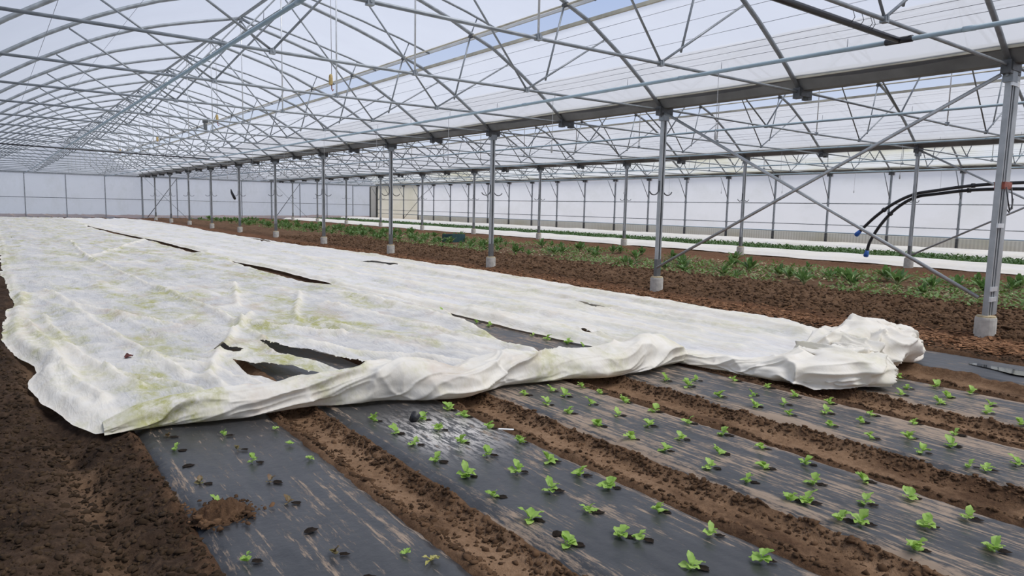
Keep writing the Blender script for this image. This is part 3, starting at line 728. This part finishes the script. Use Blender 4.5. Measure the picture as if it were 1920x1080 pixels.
folds1 = [([(.52, 4.45), (.40, 4.8), (.32, 5.3), (.30, 6.0), (.27, 6.6), (.17, 7.2), (.13, 8.0), (.2, 9.2), (.28, 11)], .15, .035, .9), ([(1.886, 24.3), (1.63, 17.0), (1.79, 12.3), (1.97, 8.95), (2.0, 7.43), (2.3, 6.9), (2.7, 6.3)], .045, .05),
          ([(1.63, 17.0), (4.15, 25.3)], .07, .04), ([(2.28, 7.86), (1.52, 6.1), (1.20, 5.2), (1.16, 4.75)], .05, .045),
          ([(2.95, 10.95), (2.55, 9.4), (2.30, 8.4)], .05, .05), ([(3.37, 9.34), (2.8, 7.9), (2.6, 7.28)], .05, .045),
          ([(2.05, 7.5), (1.93, 6.3)], .035, .03), ([(.55, 11.5), (.75, 9.6), (1.15, 8.3), (1.5, 7.6)], .045, .04), ([(.75, 9.6), (.85, 7.4), (1.0, 6.1), (1.05, 5.2)], .04, .035),
          ([(.42, 9.0), (.46, 7.0), (.60, 5.8), (.75, 5.0)], .04, .045), ([(.27, 8.3), (.36, 6.6), (.42, 5.4), (.52, 4.8)], .05, .05),
          ([(1.0, 6.1), (1.35, 5.3), (1.5, 4.7)], .03, .028), ([(.9, 5.9), (1.15, 5.1), (1.2, 4.6)], .03, .025), ([(.62, 5.7), (.95, 5.0), (1.05, 4.6)], .03, .03),
          ([(2.7, 7.0), (3.0, 5.9), (3.3, 4.9)], .05, .035), ([(3.3, 8.2), (3.55, 6.3), (3.8, 4.7)], .06, .04), ([(3.9, 9.5), (4.1, 7.2), (3.95, 5.4)], .07, .04), ([(2.2, 5.9), (2.75, 5.0), (3.0, 4.5)], .06, .04)]
gap3 = [(1.87, 6.22), (2.05, 5.80), (2.24, 5.32), (2.40, 4.85), (2.30, 4.70), (2.06, 4.72), (1.95, 5.25), (1.86, 5.75)]
gap5 = [(1.49, 5.66), (1.62, 5.38), (1.80, 5.05), (1.92, 4.70), (1.80, 4.45), (1.62, 4.45), (1.55, 4.85), (1.49, 5.25)]
slit0 = [(1.45, 6.12), (1.56, 6.18), (1.66, 5.93), (1.60, 5.86), (1.52, 6.02)]
def end1(X, Y, z, fold):
    d = Y-(rollY(X)+.14); h = rollH(X)
    t = sstep(.45, .0, d); zz = gz(X)+.55*h
    z = z+(zz-z)*t*sstep(.2, .9, X+.2)*sstep(4.75, 4.5, X)
    return z, np.clip(fold+.5*sstep(.25, 0, d), 0, 1)
fl1 = thing('fleece_cover', (0, 0, 0), 'large stained white fleece sheet over the left beds, front edge rolled up', 'fleece')
# the front of the sheet follows the roll
def warp_rows(o, f):
    me = o.data; n = len(me.vertices); c = np.empty(n*3, np.float32); me.vertices.foreach_get('co', c); c = c.reshape(-1, 3)
    f(c); me.vertices.foreach_set('co', c.reshape(-1)); me.update()
s1 = make_fleece('sheet', yy1, 170, XL1, XR1, 201, folds1, [gap3, gap5, slit0], 0.0, end1, part_of=fl1)
def clampfront(c):
    lim = rollY(c[:, 0])+.02+.11*sstep(.5, 1.0, c[:, 0])
    m = c[:, 1] < lim; c[m, 1] = lim[m]
warp_rows(s1, clampfront)

def crumpled_roll(nm, path, seed, nalong, nround, parent, amp=1.0, twist=1.6, tears=1.0, lift=0.0):
    """path rows: x, y(centre), half height, half width"""
    P = np.array(path); seg = np.r_[0, np.cumsum(np.hypot(np.diff(P[:, 0]), np.diff(P[:, 1])))]
    s = np.linspace(0, seg[-1], nalong)
    # smooth interpolation
    def si(col):
        v = np.interp(s, seg, P[:, col]); k = max(3, nalong//(len(P)*2)); ker = np.hanning(k*2+1); ker /= ker.sum()
        return np.convolve(np.pad(v, k, mode='edge'), ker, 'valid')
    cx, cy, ha, hb = si(0), si(1), si(2), si(3)
    tx = np.gradient(cx, s); ty = np.gradient(cy, s); L = np.hypot(tx, ty); tx /= L; ty /= L
    nx, ny = ty, -tx                                         # towards the camera side
    th = np.linspace(-np.pi/2, 1.5*np.pi, nround)                # seam underneath
    Sg, TH = np.meshgrid(s, th, indexing='ij')
    A = ha[:, None]; B = hb[:, None]
    c1, s1_ = np.cos(TH), np.sin(TH)
    q = (TH+np.pi/2)*.16                                          # about metres round the section
    wx = .35*(fbm(Sg*1.6, q*2.2, seed+20, 3)-.5); wq = .22*(fbm(Sg*1.9, q*2.4, seed+22, 3)-.5)
    def rid(alpha, lp, lq, sd, pw):
        p = (Sg+wx)*math.cos(alpha)+(q+wq)*math.sin(alpha); o = -(Sg+wx)*math.sin(alpha)+(q+wq)*math.cos(alpha)
        return (1-np.abs(2*vn(p/lp, o/lq, sd)-1))**pw
    R_ = rid(.42, .95, .17, seed, 2.2)-.38, rid(.30, .45, .085, seed+1, 2.6)-.33, rid(-.75, .38, .16, seed+2, 2.2)-.36, rid(1.15, .30, .20, seed+3, 2.5)-.33
    f2 = R_[1]; f3 = fbm(Sg*1.8, q*2.0, seed+5, 2)-.5
    r = 1+amp*(.36*R_[0]+.13*R_[1]+tears*(.16*R_[2]+.15*R_[3])+.36*f3)
    e = .82
    cc = np.sign(c1)*np.abs(c1)**e; ss = np.sign(s1_)*np.abs(s1_)**e
    off = B*cc*r; zz = A*(1+ss*np.where(s1_ > 0, r, .98))
    off = off*(1+.25*np.clip(-s1_, 0, 1))                    # slumps wider at the foot
    X = cx[:, None]+nx[:, None]*off; Y = cy[:, None]+ny[:, None]*off
    Z = gz(X)+.008+zz+lift
    PP = np.stack([X, Y, Z], -1)
    fo = np.ones(PP.shape[:2])*.85+.15*f2; al = np.clip(1.35-.22*X, .30, 1)
    return ob(nm, gridmesh(nm, PP, 'fleece', True, dict(fold=np.clip(fo, 0, 1), algae=al, smooth=al*0+1)), parent)
path1 = []
for x in np.linspace(.44, 4.80, 24):
    h = rollH(x); b = .05+.42*h; path1.append((x, rollY(x)+b, h/2, b))
crumpled_roll('rolled_edge', path1, 301, 520, 110, fl1, 1.0, 1.7, .55)

yy2 = axis([(3.0, 7.6, .028), (7.6, 13, .055), (13, 24, .14), (24, 52, .5)])
folds2 = [([(4.55, 9.0), (4.62, 6.0), (4.85, 4.2), (4.95, 3.4)], .10, .02, .8), ([(7.65, 20), (7.6, 11), (7.35, 6), (7.0, 4.2), (6.6, 3.5)], .22, .03, .9), ([(6.0, 16), (6.15, 9), (6.1, 5.5), (5.9, 3.9)], .10, .02, .8), ([(6.95, 14), (6.8, 8), (6.6, 5.2), (6.3, 3.9)], .13, .025, .8), ([(5.2, 14), (5.4, 8), (5.5, 5), (5.5, 3.8)], .09, .02, .8), ([(4.95, 9.5), (5.1, 7.5), (5.25, 5.5), (5.3, 4.2)], .06, .035), ([(5.6, 12), (5.75, 8.5), (5.8, 6.0), (5.75, 4.4)], .06, .04), ([(6.6, 12.5), (6.5, 9), (6.35, 6.6), (6.3, 4.6)], .055, .045),
          ([(7.2, 10), (7.1, 7), (6.9, 5), (6.6, 3.8)], .07, .05), ([(6.1, 18), (5.6, 14), (5.2, 11.5)], .07, .035), ([(4.62, 7.0), (4.70, 5.5), (4.82, 4.4)], .045, .03), ([(7.6, 16), (7.3, 12.5), (7.35, 9)], .07, .04)]
slit1 = [(6.42, 14.0), (6.60, 13.9), (6.80, 12.95), (6.55, 12.8)]
slit2 = [(6.12, 6.80), (6.24, 6.55), (6.13, 6.02), (6.03, 6.30)]
slit3 = [(4.79, 5.36), (4.89, 5.22), (4.78, 4.86), (4.71, 5.02)]
slit4 = [(7.0, 24.0), (7.25, 23.8), (7.2, 22.4), (6.95, 22.6)]
BUNCH = [(4.70, 3.95, .03, .05), (4.82, 3.45, .045, .07), (4.90, 3.02, .085, .15), (5.02, 2.72, .13, .28), (5.26, 2.68, .14, .29), (5.48, 2.74, .12, .22), (5.70, 2.86, .085, .13), (5.95, 2.92, .12, .17), (6.20, 2.93, .165, .26), (6.48, 2.93, .155, .28), (6.74, 2.97, .125, .22), (6.98, 3.05, .085, .13), (7.20, 3.12, .055, .08), (7.34, 3.18, .02, .03)]
def end2(X, Y, z, fold):
    b = np.array(BUNCH); yb = np.interp(X, b[:, 0], b[:, 1]); hb = np.interp(X, b[:, 0], b[:, 2])*2
    d = Y-yb; t = sstep(.7, .05, d)*sstep(4.9, 5.2, X)*sstep(7.1, 6.7, X)
    return z+(gz(X)+.6*hb-z)*t, np.clip(fold+.6*sstep(.6, .1, d)*t, 0, 1)
fl2 = thing('fleece_cover', (0, 0, 0), 'cleaner white fleece sheet beside the brown soil, front end bunched in a heap', 'fleece')
s2 = make_fleece('sheet', yy2, 150, XL2, XR2, 261, folds2, [slit1, slit2, slit3, slit4], .014, end2, part_of=fl2)
crumpled_roll('bunched_end', BUNCH, 411, 400, 130, fl2, 1.35, 2.6, 1.7)
crumpled_roll('bunched_fold', [(5.02, 3.18, .03, .04), (5.16, 3.0, .075, .10), (5.36, 2.88, .10, .13), (5.58, 2.66, .105, .13), (5.66, 2.52, .07, .10), (5.68, 2.44, .02, .03)], 431, 160, 90, fl2, 1.3, 2.0, 1.8, .055)
crumpled_roll('bunched_fold', [(5.72, 3.30, .03, .05), (5.98, 3.18, .10, .13), (6.26, 3.10, .12, .15), (6.55, 3.12, .11, .15), (6.86, 3.20, .085, .12), (7.15, 3.22, .07, .09), (7.36, 3.14, .06, .08), (7.46, 3.10, .025, .03)], 441, 190, 90, fl2, 1.3, 2.0, 1.8, .075)
crumpled_roll('bunched_fold', [(4.86, 2.98, .02, .03), (4.93, 2.80, .06, .09), (5.08, 2.58, .08, .10), (5.30, 2.50, .075, .09), (5.48, 2.52, .03, .04)], 451, 130, 80, fl2, 1.3, 2.0, 1.8, .02)

# fleece strips in the far bay
def strip(x0, x1, y0, y1, seed, label):
    yy = np.arange(y0, y1, .22); n = 26
    Y = np.repeat(yy[:, None], n, 1); T = np.repeat(np.linspace(0, 1, n)[None], len(yy), 0)
    L = x0+.35*(fbm(yy*.5, yy*0, seed, 3)-.5); R = x1+.3*(fbm(yy*.5, yy*0+3, seed+1, 3)-.5)
    X = L[:, None]+(R-L)[:, None]*T
    dd = np.minimum(X-L[:, None], R[:, None]-X)
    Z = gz(X)+.03+(.10 if x0 < 22 else .17)*sstep(0, .35, dd)+.05*(fbm(X*1.2, Y*1.2, seed+2, 3)-.5)
    fo = np.clip(.55+.6*(ridged(X*2, Y*1.5, seed+4, 2)-.5), 0, 1)
    ob('fleece_strip', gridmesh('fleece_strip', np.stack([X, Y, Z], -1), 'fleece', True, dict(fold=fo, algae=0*X+.12, clean=0*X+1)), label=label, category='fleece')
strip(18.95, 21.25, 3, 56, 501, 'wide white fleece strip behind the second row of posts')
strip(23.75, 26.2, 3, 56.5, 521, 'white fleece strip beside the right side wall')

# ------------------------------------------------------------------ seedlings
def leaf_mesh(nm, L, W, cup, mat):
    nl, nw = 6, 4; P = np.zeros((nl, nw+1, 3))
    for i in range(nl):
        t = i/(nl-1); wd = W*(.18+.82*math.sin(math.pi*min(1, .12+.80*t))**.7)*(1-.25*(t > .9))
        for j in range(nw+1):
            s = (j/nw-.5)*2
            P[i, j] = (L*t*(1-.10*s*s*t), wd*s*.5*(1+.10*math.sin(9*t+3*s)), L*(.50*t-.34*t*t)+cup*W*(s*s)*.22+.10*L*math.sin(8*t+4*s)*abs(s))
    return gridmesh(nm, P, mat, True)
LV = {m: [leaf_mesh('leaf', .052, .040, .5, m), leaf_mesh('leaf', .046, .044, .9, m), leaf_mesh('leaf', .060, .036, .2, m)] for m in ('lettuce', 'bronze', 'yellow_leaf')}
hv = []
for q in range(2):
    V = [(0, 0, .003)]; n = 11
    for k in range(n):
        t = 2*math.pi*k/n; r = .020*(.7+.6*random.random()); V.append((r*1.35*math.cos(t), r*math.sin(t), 0.004*random.random()))
    hv.append(mesh('planting_hole', V, [(0, 1+k, 1+(k+1) % n) for k in range(n)], 'hole'))
A = [(0.73, 4.10), (0.72, 3.85), (0.72, 3.32), (0.72, 3.03), (0.99, 3.96), (0.99, 3.69), (1.0, 3.46), (0.99, 3.16), (0.98, 2.89), (0.69, 2.48), (0.97, 2.35)]
HOLES = [(0.72, 3.58), (0.96, 2.58), (.99, 2.12), (1.76, 2.0)]
WEED = [(1.26, 3.9), (1.24, 3.61), (1.25, 3.34), (1.19, 2.2), (1.24, 2.1)]
Lt = [(1.8, 3.75), (1.8, 3.47), (2.06, 3.61), (2.3, 3.7), (2.3, 3.52), (2.04, 3.39), (1.8, 3.24), (2.3, 3.25), (2.03, 3.13), (2.3, 2.95), (2.04, 2.89), (1.77, 2.96), (1.79, 2.71), (2.03, 2.62), (2.25, 2.64), (1.76, 2.44), (2.26, 2.41), (2.02, 2.35), (1.75, 2.16), (2.27, 2.22), (2.01, 2.08), (1.74, 1.91), (1.96, 1.84), (2.0, 1.78), (2.26, 1.91), (2.93, 3.72), (3.16, 3.70), (3.42, 3.66), (3.15, 3.54), (3.41, 3.46), (2.91, 3.45), (3.17, 3.3), (3.4, 3.21), (2.9, 3.22), (3.14, 3.02), (3.4, 2.94), (2.88, 2.93), (3.14, 2.76), (2.87, 2.65), (2.88, 2.41), (3.11, 2.49), (2.27, 1.64), (2.26, 1.4), (2.0, 1.52), (3.39, 2.66), (3.38, 2.4), (3.1, 2.22), (3.36, 2.13), (2.88, 2.11), (3.11, 1.95), (3.35, 1.86), (2.88, 1.89), (3.13, 1.69), (3.37, 1.57), (2.86, 1.65), (2.90, 1.59), (3.35, 1.35), (3.1, 1.43), (2.85, 1.41), (2.89, 1.34), (3.33, 1.1), (3.09, 1.17), (2.84, 1.1), (3.09, 0.92), (4.08, 2.94), (4.32, 2.84), (4.6, 2.90), (4.54, 2.65), (4.07, 2.65), (4.29, 2.57), (4.09, 2.41), (4.58, 2.41), (4.34, 2.3), (4.1, 2.14), (4.55, 2.11), (4.34, 2.07), (4.07, 1.88), (4.59, 1.86), (4.27, 1.75), (4.58, 1.62), (4.34, 1.55), (4.06, 1.59), (4.04, 1.35), (4.07, 1.28), (4.3, 1.22), (5.27, 2.24), (5.51, 2.3), (5.76, 2.2), (5.5, 2.02), (5.79, 1.97), (5.26, 1.98), (5.52, 1.76), (5.28, 1.69), (5.17, 1.47), (5.83, 2.50), (4.13, 3.26), (4.57, 3.17), (4.32, 3.34), (4.11, 3.46), (4.42, 7.29), (4.35, 6.42), (4.35, 6.17), (4.39, 5.45), (4.62, 5.53), (4.62, 5.25), (4.39, 5.22), (4.44, 4.97), (4.43, 4.74), (2.06, 5.17)]
ROWC = {0: [.72, .99, 1.25], 1: [1.78, 2.03, 2.28], 2: [2.88, 3.13, 3.38], 3: [4.08, 4.32, 4.57], 4: [5.26, 5.52, 5.79], 5: [6.6, 6.9, 7.2]}
bw = ['leftmost', 'second', 'third', 'fourth', 'fifth', 'sixth']
entries = []
for x, y in A: entries.append((x, y, 'bronze' if random.random() < .55 else 'lettuce', .62))
for x, y in Lt: entries.append((x, y, 'lettuce', random.uniform(.78, 1.1)))
byrow = {}
for e in entries:
    bi = min(range(6), key=lambda k: abs(sum(BEDS[k])/2-e[0])); ri = min(range(3), key=lambda r: abs(ROWC[bi][r]-e[0]))
    byrow.setdefault((bi, ri, e[1] > 4.6), []).append(e)
rw = ['left', 'middle', 'right']
for (bi, ri, back), L in sorted(byrow.items()):
    L.sort(key=lambda e: -e[1])
    for k, (x, y, m, s) in enumerate(L):
        if back: lab = 'green lettuce in the %s opening in the fleece, %s row, %s from its far end' % ('long' if bi == 3 else 'small', rw[ri], ORD[k])
        else: lab = '%s lettuce seedling, %s bed, %s row, %s from the fleece' % ('small bronze' if m == 'bronze' else ('small green' if bi == 0 else 'bright green'), bw[bi], rw[ri], ORD[k])
        z = .086
        t = thing('lettuce_seedling', (x, y, z), lab, 'lettuce', 'lettuce seedlings in the mulch beds', (0, 0, random.uniform(0, 6.28)))
        n = random.randint(6, 8) if m == 'lettuce' else 4
        for q in range(n):
            o = ob('leaf', random.choice(LV[m]), t, (0, 0, .004*q), (random.uniform(-.3, .3), random.uniform(-.35, .12) if q < n-2 else random.uniform(-.8, -.4), 6.28*q/n*1.0+random.uniform(-.45, .45)), (lambda g: (g, g, g*.78))(s*random.uniform(.6, 1.05)))
        hz = ob('planting_hole', random.choice(hv), FILMS[bi], (x+.028, y-.022, .0885), (0, 0, random.uniform(-1.1, -.4)), random.uniform(.7, 1.15))
for x, y in HOLES:
    bi = min(range(6), key=lambda k: abs(sum(BEDS[k])/2-x)); ob('planting_hole', hv[0], FILMS[bi], (x, y, .0885), (0, 0, .4), 1.2)
for k, (x, y) in enumerate(WEED):
    yl = k > 3
    t = thing('weed', (x, y, .088), ['small green weed at the soil edge of the leftmost bed, nearest the fleece', 'small green weed at the soil edge of the leftmost bed, second from the fleece', 'small green weed at the soil edge of the leftmost bed, third from the fleece', 'green weed on the path at the bottom of the picture', 'withered yellow weed on the path at the bottom of the picture'][k], 'weed')
    for q in range(5): ob('leaf', random.choice(LV['yellow_leaf' if yl else 'lettuce']), t, (0, 0, .004), (random.uniform(-.3, .3), random.uniform(-.4, .3), 1.25*q+random.uniform(-.3, .3)), (.75, .35, .7) if yl else .5)

# ------------------------------------------------------------------ leafy crop in the middle bay
def chard(nm, n, h, seed):
    R = random.Random(seed); V, Fs, SV, SF = [], [], [], []
    for q in range(n):
        a = 6.283*q/n+R.uniform(-.3, .3); lean = R.uniform(.10, 1.05); L = h*R.uniform(.5, 1.15); wd = L*R.uniform(.18, .32); a += R.uniform(-.8, .8)
        ca, sa = math.cos(a), math.sin(a); b = len(V); nl = 6
        def pos(t, s): 
            o = L*lean*(t**1.4); z = L*(t-.32*lean*t*t); return (ca*o-sa*s, sa*o+ca*s, z)
        for i in range(nl):
            t = .36+.64*i/(nl-1); w_ = wd*.5*math.sin(math.pi*(.14+.80*i/(nl-1)))
            V += [pos(t, -w_), tuple(c-(.12*wd if k == 2 else 0) for k, c in enumerate(pos(t, 0))), pos(t, w_)]
        for i in range(nl-1):
            for j in range(2): Fs.append((b+i*3+j, b+i*3+j+1, b+i*3+j+4, b+i*3+j+3))
        tubeVF([pos(0, 0), pos(.25, 0), pos(.6, 0)], [.009, .008, .004], 4, SV, SF)
    return mesh(nm+'_leaves', V, Fs, 'chard', True), mesh(nm+'_stems', SV, SF, 'stem_pale', True)
CH = [chard('chard', 30, .31, 1), chard('chard', 24, .27, 2), chard('chard', 34, .34, 3), chard('chard', 22, .24, 4)]
def crop(x, y, s, lab, grp):
    t = thing('chard_plant', (x, y, float(gz(x))+.0), lab, 'plant', grp, (0, 0, random.uniform(0, 6.28)))
    a, b = random.choice(CH); ob('leaves', a, t, scale=s); ob('stems', b, t, scale=s)
big = [(14.4, 5.3), (13.9, 6.15), (13.3, 6.75), (13.0, 7.6), (13.5, 8.4), (12.6, 7.3), (14.7, 6.7), (13.9, 9.4), (14.6, 10.4), (13.4, 10.9), (14.3, 11.7), (15.0, 12.6), (12.4, 9.0), (14.9, 4.6)]
for k, (x, y) in enumerate(sorted(big, key=lambda p: -math.atan2(p[0], p[1]))):
    crop(x, y, 1.15, 'large leafy green clump in the weedy strip, %s counting from the right edge' % ORD[k], 'large leafy clumps in the weedy strip')
Rn = random.Random(5); cnt = 0
for rowi, rowx in enumerate((12.4, 13.1, 13.8, 14.5, 15.2, 15.9)):
    y = 4.6+Rn.uniform(0, .5); kk = 0
    while y < 55 and cnt < 285:
        dense = .26+.55*min(1, max(0, (y-13)/9))
        if Rn.random() < dense*(.75 if rowx > 14.9 else 1):
            crop(rowx+Rn.uniform(-.22, .22), y, Rn.uniform(.7, 1.1), 'small leafy green plant, %s row of the weedy strip, %s from the camera' % (ORD[rowi], ORD[kk]), 'small leafy plants in the weedy strip'); cnt += 1; kk += 1
        y += Rn.uniform(.55, .85)+(.35 if y > 30 else 0)
def scatter_leaves(nm, n, xr, yr, dens, size, mat, h, label, cat, seed, flat=.5):
    R = np.random.RandomState(seed); V, Fs = [], []
    x = R.uniform(*xr, n); y = yr[0]+(yr[1]-yr[0])*R.uniform(0, 1, n)**1.25
    m = fbm(x*.9, y*.55, seed, 3) > dens; x, y = x[m], y[m]
    z = gz(x)+R.uniform(.02, h, len(x))
    for a, b, c in zip(x, y, z):
        t = R.uniform(0, 6.28); s = size*R.uniform(.6, 1.4); tl = R.uniform(-flat, flat); k = len(V)
        dx, dy = math.cos(t)*s, math.sin(t)*s
        V += [(a, b, c), (a+dx*.5-dy*.3, b+dy*.5+dx*.3, c+tl*s*.5), (a+dx, b+dy, c+tl*s), (a+dx*.5+dy*.3, b+dy*.5-dx*.3, c+tl*s*.5)]; Fs.append((k, k+1, k+2, k+3))
    return ob(nm, mesh(nm, V, Fs, mat), kind='stuff', label=label, category=cat)
scatter_leaves('weeds', 26000, (11.7, 16.3), (3.6, 56), .49, .075, 'weed', .11, 'low green weeds covering the ground between the leafy clumps', 'weeds', 601, .9)
scatter_leaves('straw', 7500, (11.9, 16.0), (3.6, 30), .50, .07, 'straw', .06, 'yellowed dead leaves littering the weedy strip', 'litter', 607, .4)
scatter_leaves('salad_crop', 80000, (21.1, 23.75), (3.2, 56), .0, .085, 'dark_crop', .10, 'dense dark green salad crop between the two fleece strips', 'crop', 613, .9)

# crate among the crop
t = thing('harvest_crate', (14.2, 22.6, .05), 'dark teal plastic crate standing at the edge of the green crop', 'crate', None, (0, 0, .3))
for nm, a in (('side', (-.38, .38, -.25, -.22, 0, .30)), ('side', (-.38, .38, .22, .25, 0, .30)), ('end_panel', (-.38, -.35, -.22, .22, 0, .30)), ('end_panel', (.35, .38, -.22, .22, 0, .30)), ('base', (-.38, .38, -.22, .22, 0, .02))):
    ob(nm, box(nm, *a, 'teal'), t)

# ------------------------------------------------------------------ loose soil and wood chips
def clods(nm, n, fx, size, mat, label, seed, zoff=.0):
    R = np.random.RandomState(seed)
    base = np.array([(0, 0, 1), (.9, 0, .35), (.28, .85, .35), (-.72, .53, .35), (-.72, -.53, .35), (.28, -.85, .35), (.75, .4, -.4), (-.3, .8, -.4), (-.9, 0, -.4), (-.3, -.8, -.4), (.7, -.45, -.4)])
    fc = [(0, 1, 2), (0, 2, 3), (0, 3, 4), (0, 4, 5), (0, 5, 1), (1, 6, 2), (2, 7, 3), (3, 8, 4), (4, 9, 5), (5, 10, 1), (6, 7, 2), (7, 8, 3), (8, 9, 4), (9, 10, 5), (10, 6, 1)]
    x, y = fx(R, n); z = ground(x, y)+zoff
    n = len(x); s = size*np.minimum(.35+R.gamma(1.6, .42, n), 2.1); V = base[None]*(1+.9*(R.rand(n, 11, 1)-.5))+.18*(R.rand(n, 11, 3)-.5)
    ang = R.uniform(0, 6.28, n); c, sn = np.cos(ang)[:, None], np.sin(ang)[:, None]
    sx, sy, sz = R.uniform(.7, 1.5, (n, 1)), R.uniform(.7, 1.2, (n, 1)), R.uniform(.5, .9, (n, 1))
    vx, vy, vz = V[..., 0]*sx, V[..., 1]*sy, V[..., 2]*sz
    W = np.stack([x[:, None]+s[:, None]*(vx*c-vy*sn), y[:, None]+s[:, None]*(vx*sn+vy*c), z[:, None]+s[:, None]*(vz+.15)], -1)
    f = np.array(fc); Fa = (np.arange(n)[:, None, None]*11+f[None]).reshape(-1, 3)
    me = bpy.data.meshes.new(nm); me.vertices.add(n*11); me.vertices.foreach_set('co', W.reshape(-1).astype(np.float32))
    me.loops.add(len(Fa)*3); me.loops.foreach_set('vertex_index', Fa.reshape(-1).astype(np.int32)); me.polygons.add(len(Fa))
    me.polygons.foreach_set('loop_start', np.arange(0, len(Fa)*3, 3, dtype=np.int32)); me.update(calc_edges=True)
    me.materials.append(MAT[mat]); me.update()
    ob(nm, me, kind='stuff', label=label, category='soil')
def f_edges(R, n):
    e = np.array([v for ab in BEDS[:5] for v in ab]); k = R.randint(1, len(e), n); s = np.where(k % 2 == 1, 1, -1)
    return e[k]+s*np.abs(R.normal(0, .055, n))-s*.008, .75+4.2*R.rand(n)
def f_left(R, n):
    x, y = R.uniform(-.6, .60, n), 1.2+7*R.rand(n)**1.3
    m = x < np.where(y > 4.2, prof(XL1, y)-.03, 9); return x[m], y[m]
def f_till(R, n): return R.uniform(9.2, 12.2, n), 2.2+26*R.rand(n)**1.6
def f_margin(R, n): return R.uniform(7.45, 8.1, n), 2.0+10*R.rand(n)
clods('soil_crumbs', 15000, f_edges, .0075, 'clod', 'brown soil crumbs along the edges of the mulch films', 701)
clods('soil_clods', 17000, f_left, .0075, 'clod_dark', 'dark soil clods on the bare ground at the left', 703)
clods('soil_clods', 16000, f_till, .020, 'clod', 'brown clods of the tilled strip under the nearest posts', 705)
clods('soil_crumbs', 4000, f_margin, .009, 'clod_dark', 'dark soil crumbs between the farthest film and the wood chips', 707)
R = np.random.RandomState(9); V, Fs = [], []
n = 13000; cx = R.normal(8.45, .30, n); cyy = 2.0+22*R.rand(n)**1.5; cz = ground(cx, cyy)
for x, y, z in zip(cx, cyy, cz):
    L, w_, a, tl = R.uniform(.018, .060), R.uniform(.007, .020), R.uniform(0, 6.28), R.uniform(-.5, .5)
    dx, dy = math.cos(a)*L, math.sin(a)*L; ex, ey = -math.sin(a)*w_, math.cos(a)*w_; k = len(V); zt = z+.008; h = .004
    for zz in (zt, zt+h):
        V += [(x-dx-ex, y-dy-ey, zz-tl*L*.5), (x+dx-ex, y+dy-ey, zz+tl*L*.5), (x+dx+ex, y+dy+ey, zz+tl*L*.5), (x-dx+ex, y-dy+ey, zz-tl*L*.5)]
    Fs += [tuple(k+i for i in f) for f in ((4, 5, 6, 7), (0, 1, 5, 4), (1, 2, 6, 5), (2, 3, 7, 6), (3, 0, 4, 7))]
ob('wood_chips', mesh('wood_chips', V, Fs, 'chip'), kind='stuff', label='reddish wood chips strewn along the soil beside the nearest posts', category='wood chips')

# small things lying on the beds and the fleece
t = ob('plant_label', box('plant_label', -.045, .045, -.009, .009, 0, .003, 'sticker'), None, (2.37, 3.17, .092), (0, 0, -.75), label='white plastic plant label lying on the second bed', category='plant label')
t = ob('dead_leaf', leaf_mesh('dead_leaf', .07, .05, 1.4, 'terracotta'), None, (.79, 6.0, .165), (.2, .1, .6), label='dark red dead leaf lying on the left fleece', category='leaf')
V, Fs = latheVF([(.022, 0), (.030, .05), (.028, .05), (.020, .004)], 10)
t = ob('plant_pot', mesh('plant_pot', V, Fs, 'black_pipe', True), None, (2.0, 3.63, .088), (.5, .3, 0), label='small black plant pot tipped over on the second bed', category='pot')

def heap(x0, y0, rx, ry, h, seed):
    n = 44; u = np.linspace(-1, 1, n); U, W_ = np.meshgrid(u, u)
    rr = np.hypot(U, W_)+.35*(fbm(U*2+seed, W_*2, seed, 3)-.5)
    Z = h*sstep(1.0, .25, rr)*(.2+1.6*ridged(U*4, W_*4, seed+2, 4))
    P = np.stack([U*rx, W_*ry, Z-.006], -1)
    k = rr[:-1, :-1] < 1.0
    return gridmesh('soil_heap', P, 'soil', True, dict(path=Z*0+.15, mulch=Z*0, left_shade=Z*0), k)
ob('soil_heap', heap(0, 0, .135, .125, .045, 3), None, (.715, 2.93, .086), label='ragged patch of soil showing through a tear in the leftmost mulch film', category='soil')
n = 40; V = [(0, 0, 0)]+[((.30+.05*math.sin(12.566*k/n))*math.cos(6.283*k/n), (.10+.025*math.sin(18.85*k/n+1))*math.sin(6.283*k/n), 0) for k in range(n)]
MW = MT('shallow_water'); MW.b.inputs['Base Color'].default_value = (.02, .022, .025, 1); MW.b.inputs['Roughness'].default_value = .04
MW.l(MW.bump(MW.noise(MW.coord(), 6, 2), .02, .01), MW.b.inputs['Normal'])
ob('puddle', mesh('puddle', V, [(0, 1+k, 1+(k+1) % n) for k in range(n)], MW.m), None, (6.93, 2.1, .094), (0, 0, 1.35), label='small shiny puddle lying on the farthest black mulch film', category='puddle')

R = np.random.RandomState(77)
def f_heap(R, n): return R.normal(.715, .06, n), R.normal(2.93, .06, n)
clods('soil_crumbs', 380, f_heap, .009, 'clod', 'loose crumbs on the torn patch of the leftmost mulch film', 711, .05)
